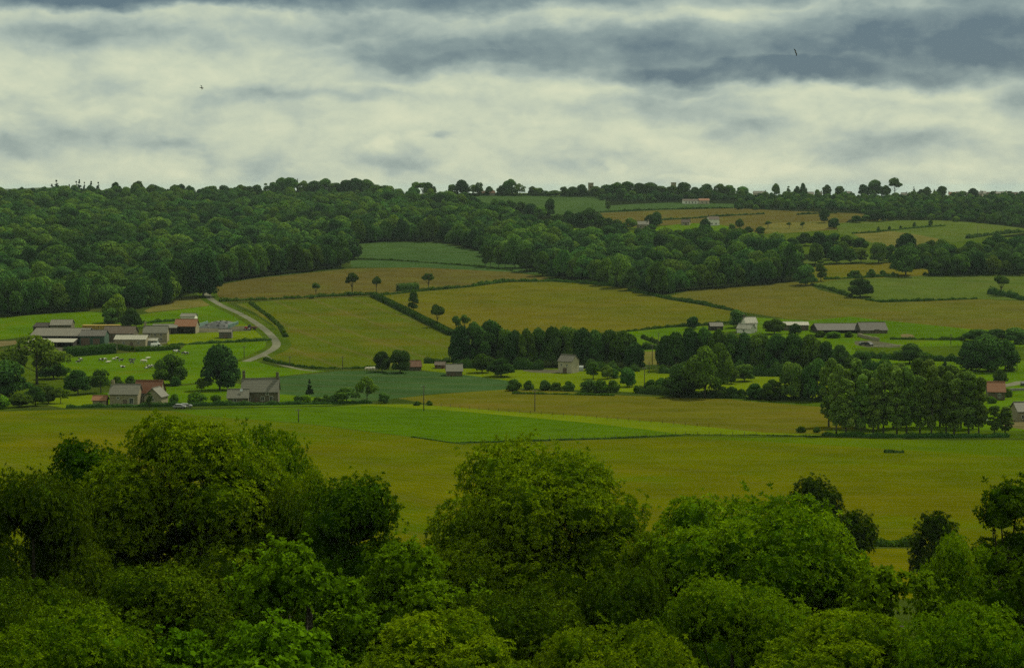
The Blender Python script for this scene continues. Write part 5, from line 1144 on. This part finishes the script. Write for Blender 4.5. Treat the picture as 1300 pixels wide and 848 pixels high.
def hide_mat(name, dark, white, thr):
    m, nt, b = new_mat(name); tc = nt.nodes.new('ShaderNodeTexCoord'); oi = nt.nodes.new('ShaderNodeObjectInfo')
    va = nt.nodes.new('ShaderNodeVectorMath'); va.operation = 'ADD'; nt.links.new(tc.outputs['Object'], va.inputs[0])
    cb = nt.nodes.new('ShaderNodeCombineXYZ'); nt.links.new(math_(nt, 'MULTIPLY', oi.outputs['Random'], 37.0), cb.inputs[0]); nt.links.new(cb.outputs[0], va.inputs[1])
    n = noise(nt, va.outputs[0], 1.15, 1.5, .4); c = ramp(nt, n, [(thr-.01, dark), (thr+.01, white)])
    nt.links.new(c, b.inputs['Base Color']); b.inputs['Roughness'].default_value = .8; return m
PIED = hide_mat('pied_hide', (.022, .018, .015), (.62, .60, .52), .52); PALEH = hide_mat('pale_hide', (.50, .40, .26), (.62, .58, .46), .45)
def cow_mesh(pose, mat):
    J = [(0, 0, 1.02, (.38, .42)), (.55, 0, 1.05, (.33, .40)), (-.55, 0, 1.05, (.34, .36)), (-.80, 0, 1.12, (.24, .24))]; E = [(0, 1), (0, 2), (2, 3)]
    hd = {'stand': [(.95, 0, 1.32, .20), (1.22, 0, 1.42, .15), (1.55, 0, 1.28, .09)], 'graze': [(.95, 0, .98, .20), (1.20, 0, .52, .15), (1.38, 0, .16, .09)], 'lie': [(.95, 0, 1.30, .20), (1.18, .1, 1.42, .15), (1.48, .2, 1.30, .09)]}[pose]
    b0 = len(J); J += hd; E += [(1, b0), (b0, b0+1), (b0+1, b0+2)]
    for s in (-1, 1):   # ears
        k = len(J); J.append((hd[1][0]-.05, s*.26+hd[1][1], hd[1][2]+.05, .05)); E.append((b0+1, k))
    for (rt_, x, xx) in ((1, .62, .03), (2, -.68, -.10)):
        for s in (-1, 1):
            k = len(J)
            J += [(x, s*.20, .78, .15), (x+xx, s*.22, .42, .075), (x+xx*.2, s*.22, .06, .055)]; E += [(rt_, k), (k, k+1), (k+1, k+2)]
    k = len(J); J += [(-1.02, 0, 1.0, .04), (-1.08, 0, .5, .05)]; E += [(3, k), (k, k+1)]
    if pose == 'lie': J = [(x, y*(1.5 if z < .8 else 1), max(.12, z-.62), r) for x, y, z, r in J]
    return skinned('cow_body', J, E, mat)
COWS = {(p_, i): cow_mesh(p_, (PIED, PALEH)[i]) for p_ in ('stand', 'graze', 'lie') for i in (0, 1)}
def cow(u, v, pose, pale, rz, label, group, s=1.0):
    p = at(u, v); o = link('cow', COWS[(pose, pale)]); o.location = p; o.rotation_euler = (0, 0, rz); o.scale = (s, s, s); tag(o, label, 'cow', group)
cw = [(99,461.5,'stand',0,.3),(102.5,458.5,'stand',0,2.8),(128,459,'stand',0,.2),(133,458.5,'graze',0,3.0),(137,460.5,'lie',1,.4),(145,456.5,'lie',1,.1),(148.5,457,'graze',0,2.7),(153.5,459.5,'stand',0,.5),(156,466.5,'lie',0,3.3),
      (166,459,'graze',0,.1),(167.5,462.5,'stand',0,2.9),(169,459.5,'stand',0,.8),(181,460.5,'graze',1,.2),(184,460.5,'stand',1,3.1),(187.5,455.5,'lie',1,.3),(186,468,'lie',0,.2),(189.5,467.5,'stand',0,2.8),(193,467,'graze',0,.2),
      (222,448,'stand',0,.2),(226,448.5,'stand',0,3.0),(233,450.5,'graze',0,.4),(237,450.5,'stand',0,2.9)]
cw.sort()
for i, (u, v, ps, pl_, rz) in enumerate(cw):
    po = {'stand': 'standing', 'graze': 'grazing', 'lie': 'lying'}[ps]
    cow(u, v, ps, pl_, rz, f"{nth(i, len(cw), ('cow', 'in the pasture below the farm'))}, {'pale' if pl_ else 'black and white'}, {po}", 'cows in the pasture below the farm', .98)
cw = [(466.5,471,'graze',1,.1),(470.5,471,'stand',1,.3),(475,471,'graze',1,3.0),(478.5,471.3,'stand',1,.2)]
for i, (u, v, ps, pl_, rz) in enumerate(cw): cow(u, v, ps, pl_, rz, nth(i, 4, ('pale cow', 'of the four beside the dark tree pair')), 'pale cows beside the dark tree pair', 1.15)
BIRD = plain('dark_plumage', (.02, .02, .018), .8)
def bird(u, v, d, rz, tilt, label):
    r = ray(u, v); p = Vector((r.x, r.y, r.z))*d + Vector((0, 0, CZ))
    m = skinned('bird_body', [(0, 0, 0, .075), (.14, 0, .02, .06), (.22, 0, .04, .045), (.30, 0, .03, .012), (-.14, 0, 0, .05), (-.32, 0, 0, (.05, .012)),
        (.06, .2, .05, (.012, .09)), (.0, .42, .0, (.01, .07)), (-.08, .6, -.06, (.006, .02)), (.06, -.2, .05, (.012, .09)), (.0, -.42, .0, (.01, .07)), (-.08, -.6, -.06, (.006, .02))],
        [(0, 1), (1, 2), (2, 3), (0, 4), (4, 5), (0, 6), (6, 7), (7, 8), (0, 9), (9, 10), (10, 11)], BIRD)
    o = link('bird', m); o.location = p + Vector((0, 0, 0)); o.rotation_euler = (tilt, .2, rz); tag(o, label, 'bird')
bird(1010, 67, 260, 1.2, 1.2, 'small dark bird flying under the blue-grey cloud bank'); bird(256, 112, 260, .5, .8, 'small bird flying in the bright left part of the sky')
# ------------------------------------------------------------------ camera, sun, sky, haze
cam = bpy.data.cameras.new('camera'); co = bpy.data.objects.new('camera', cam); COL.objects.link(co)
cam.sensor_width = 36; cam.lens = 36*F/1300; co.location = (0, 0, CZ); co.rotation_euler = (math.pi/2 - PITCH, 0, 0)
cam.clip_start = .5; cam.clip_end = 60000; scene.camera = co
SUN_EL, SUN_AZ = R(50), R(38)       # azimuth from +Y (into the view) towards +X (right)
sd = Vector((math.sin(SUN_AZ)*math.cos(SUN_EL), math.cos(SUN_AZ)*math.cos(SUN_EL), math.sin(SUN_EL)))
sun = bpy.data.lights.new('sun', 'SUN'); so = bpy.data.objects.new('sun', sun); COL.objects.link(so)
so.rotation_euler = sd.to_track_quat('Z', 'Y').to_euler(); so.location = (0, 0, 400)
sun.energy = 4.2; sun.angle = R(4); sun.color = (1.0, .95, .74)

w = bpy.data.worlds.new('World'); scene.world = w; w.use_nodes = True; nt = w.node_tree; nt.nodes.clear()
out = nt.nodes.new('ShaderNodeOutputWorld'); bg = nt.nodes.new('ShaderNodeBackground'); nt.links.new(bg.outputs[0], out.inputs[0]); bg.inputs[1].default_value = .1
sky = nt.nodes.new('ShaderNodeTexSky'); sky.sky_type = 'NISHITA'; sky.sun_disc = False; sky.sun_elevation = SUN_EL; sky.sun_rotation = SUN_AZ
tc = nt.nodes.new('ShaderNodeTexCoord'); sep = nt.nodes.new('ShaderNodeSeparateXYZ'); nt.links.new(tc.outputs['Generated'], sep.inputs[0])
az = math_(nt, 'ARCTAN2', sep.outputs[0], sep.outputs[1]); el = math_(nt, 'ARCSINE', sep.outputs[2])
# sky coordinates: hundredths of the picture: a to the right, e upwards from eye level
A_ = math_(nt, 'MULTIPLY', az, 24.0); E_ = math_(nt, 'MULTIPLY', el, 24.0)
cmb = nt.nodes.new('ShaderNodeCombineXYZ'); nt.links.new(A_, cmb.inputs[0]); nt.links.new(E_, cmb.inputs[1])
P0 = cmb.outputs[0]
def vm(op, a, b=None):
    n = nt.nodes.new('ShaderNodeVectorMath'); n.operation = op
    for i, val in enumerate((a, b)):
        if val is None: continue
        if hasattr(val, 'links'): nt.links.new(val, n.inputs[i])
        else: n.inputs[i].default_value = val
    return n
stretch = vm('MULTIPLY', P0, (.60, 1.10, 1)).outputs[0]
nz = nt.nodes.new('ShaderNodeTexNoise'); nz.inputs['Scale'].default_value = 1.4; nz.inputs['Detail'].default_value = 5; nz.inputs['Roughness'].default_value = .55
nt.links.new(stretch, nz.inputs['Vector'])
warp = vm('MULTIPLY', vm('SUBTRACT', nz.outputs['Color'], (.5, .5, .5)).outputs[0], (1.5, .60, 0)).outputs[0]
PW = vm('ADD', P0, warp).outputs[0]
def blob(u, v, ru, rv, wgt, soft=0.0):
    c = ((u-650)/100, (236-v)/100, 0)
    l = vm('LENGTH', vm('MULTIPLY', vm('SUBTRACT', PW, c).outputs[0], (100/ru, 100/rv, 0)).outputs[0]).outputs['Value']
    mr = nt.nodes.new('ShaderNodeMapRange'); mr.interpolation_type = 'SMOOTHSTEP'; nt.links.new(l, mr.inputs[0])
    mr.inputs[1].default_value = 1.25; mr.inputs[2].default_value = soft; mr.inputs[3].default_value = 0; mr.inputs[4].default_value = wgt
    return mr.outputs[0]
def total(bl, op='ADD'):
    s = None
    for b_ in bl: x = blob(*b_); s = x if s is None else math_(nt, op, s, x)
    return s
dark = total([(760,64,430,46,.72,.2),(1180,60,370,54,1.0,.3),(1010,92,310,25,.98,.3),(640,76,250,22,.74,.2),(1280,14,300,34,.60,.1),(450,42,270,36,.44,.0),(170,-8,420,26,1.0,.5),(620,-4,330,28,.8,.3),(1000,-10,420,26,.6,.3),
              (150,48,240,28,.42,.0),(20,184,110,20,.40,.0),(515,204,62,22,.46,.0),(560,177,26,7,.34,.0),(1150,186,130,26,.42,.0),(1295,130,80,46,.52,.0),(380,122,190,16,.36,.0),
              (140,172,130,24,.34,.0),(228,182,56,16,.42,.0),(830,140,170,32,.40,.0),(870,112,110,18,.46,.0),(300,205,80,34,.32,.0),(940,165,90,26,.28,.0),(740,206,120,26,.22,.0)], 'MAXIMUM')
brite = total([(230,92,260,26,.35,.0),(60,30,90,14,.35,.0),(380,64,70,14,.30,.0),(880,24,120,10,.75,.0),(720,28,70,10,.5,.1),(700,112,340,14,.40,.0),(1130,122,260,10,.45,.1),(497,180,20,10,.8,.3),(776,209,18,13,.8,.3),(300,213,22,10,.4,.2),
               (640,170,360,40,.34,.0),(1000,215,420,26,.35,.0),(200,215,300,18,.25,.0),(890,231,60,7,.8,.2),(1055,182,22,10,.5,.2),(1190,160,30,10,.3,.1)])
fb = noise(nt, vm('MULTIPLY', P0, (.54, 1.15, 1)).outputs[0], 1.5, 7, .56, .35)
fb2 = noise(nt, vm('MULTIPLY', P0, (1.1, 1.6, 1)).outputs[0], 3.0, 7, .60, .5)
d = math_(nt, 'ADD', dark, math_(nt, 'MULTIPLY', math_(nt, 'SUBTRACT', fb, .40), .90))
d = math_(nt, 'ADD', d, math_(nt, 'MULTIPLY', math_(nt, 'SUBTRACT', fb2, .5), .36))
vo = nt.nodes.new('ShaderNodeTexVoronoi'); vo.feature = 'SMOOTH_F1'; vo.inputs['Scale'].default_value = 1.7; vo.inputs['Detail'].default_value = 2; vo.inputs['Roughness'].default_value = .6; vo.inputs['Smoothness'].default_value = .7
nt.links.new(vm('MULTIPLY', PW, (.62, 1.5, 1)).outputs[0], vo.inputs['Vector'])
d = math_(nt, 'ADD', d, math_(nt, 'MULTIPLY', math_(nt, 'SUBTRACT', vo.outputs['Distance'], .50), .26))
d = math_(nt, 'SUBTRACT', d, math_(nt, 'MULTIPLY', brite, .30))
d = math_(nt, 'MULTIPLY_ADD', d, .80); nt.nodes[-1].inputs[2].default_value = .04
# unseen cloud overhead, out of the frame, brightened to add light on the land
up_ = nt.nodes.new('ShaderNodeMapRange'); up_.interpolation_type = 'SMOOTHSTEP'; nt.links.new(sep.outputs[2], up_.inputs[0])
up_.inputs[1].default_value = .15; up_.inputs[2].default_value = .75; up_.inputs[3].default_value = 1.0; up_.inputs[4].default_value = 1.15
cloud = ramp(nt, d, [(0.0, tuple(x*10 for x in srgb(209, 214, 184))), (.16, tuple(x*10 for x in srgb(194, 203, 178))), (.40, tuple(x*10 for x in srgb(165, 179, 168))),
                     (.66, tuple(x*10 for x in srgb(129, 147, 146))), (1.0, tuple(x*10 for x in srgb(84, 106, 117)))])
cl = vm('SCALE', cloud); nt.links.new(up_.outputs[0], cl.inputs['Scale'])
blue_part = mixc(nt, .93, sky.outputs[0], cl.outputs[0])
nt.links.new(blue_part, bg.inputs[0])
w.cycles.sampling_method = 'MANUAL'; w.cycles.sample_map_resolution = 512

# the air between the camera and the far ridge
hz, hnt, hb = new_mat('haze_air'); hnt.nodes.remove(hb)
pv = hnt.nodes.new('ShaderNodeVolumePrincipled'); pv.inputs['Color'].default_value = (.62, .78, .80, 1); pv.inputs['Density'].default_value = HAZE
pv.inputs['Anisotropy'].default_value = .2
ho = [n for n in hnt.nodes if n.type == 'OUTPUT_MATERIAL'][0]; hnt.links.new(pv.outputs[0], ho.inputs['Volume'])
zmin = min(OV[:, 2].min(), -30.0) - 1; mb = MB(); xe = 18500
if HAZE > 0:
    mb.box((0, 12800, (zmin + CZ + 13)/2), (2*xe, 26600+200, CZ + 13 - zmin)); tag(mb.build('haze', hz), kind='stuff')

vs = scene.view_settings; scene.display_settings.display_device = 'sRGB'
vs.view_transform = 'Standard'; vs.look = 'None'; vs.exposure = EXPO; vs.gamma = 1; vs.use_curve_mapping = False
cy = scene.cycles; cy.max_bounces = 5; cy.diffuse_bounces = 2; cy.glossy_bounces = 1; cy.transmission_bounces = 2; cy.volume_bounces = 0; cy.transparent_max_bounces = 4
cy.use_denoising = DN; cy.sample_clamp_direct = 1.2; cy.sample_clamp_indirect = 1.0; cy.use_adaptive_sampling = True; cy.adaptive_threshold = .02
try: cy.denoiser = 'OPENIMAGEDENOISE'
except Exception: pass
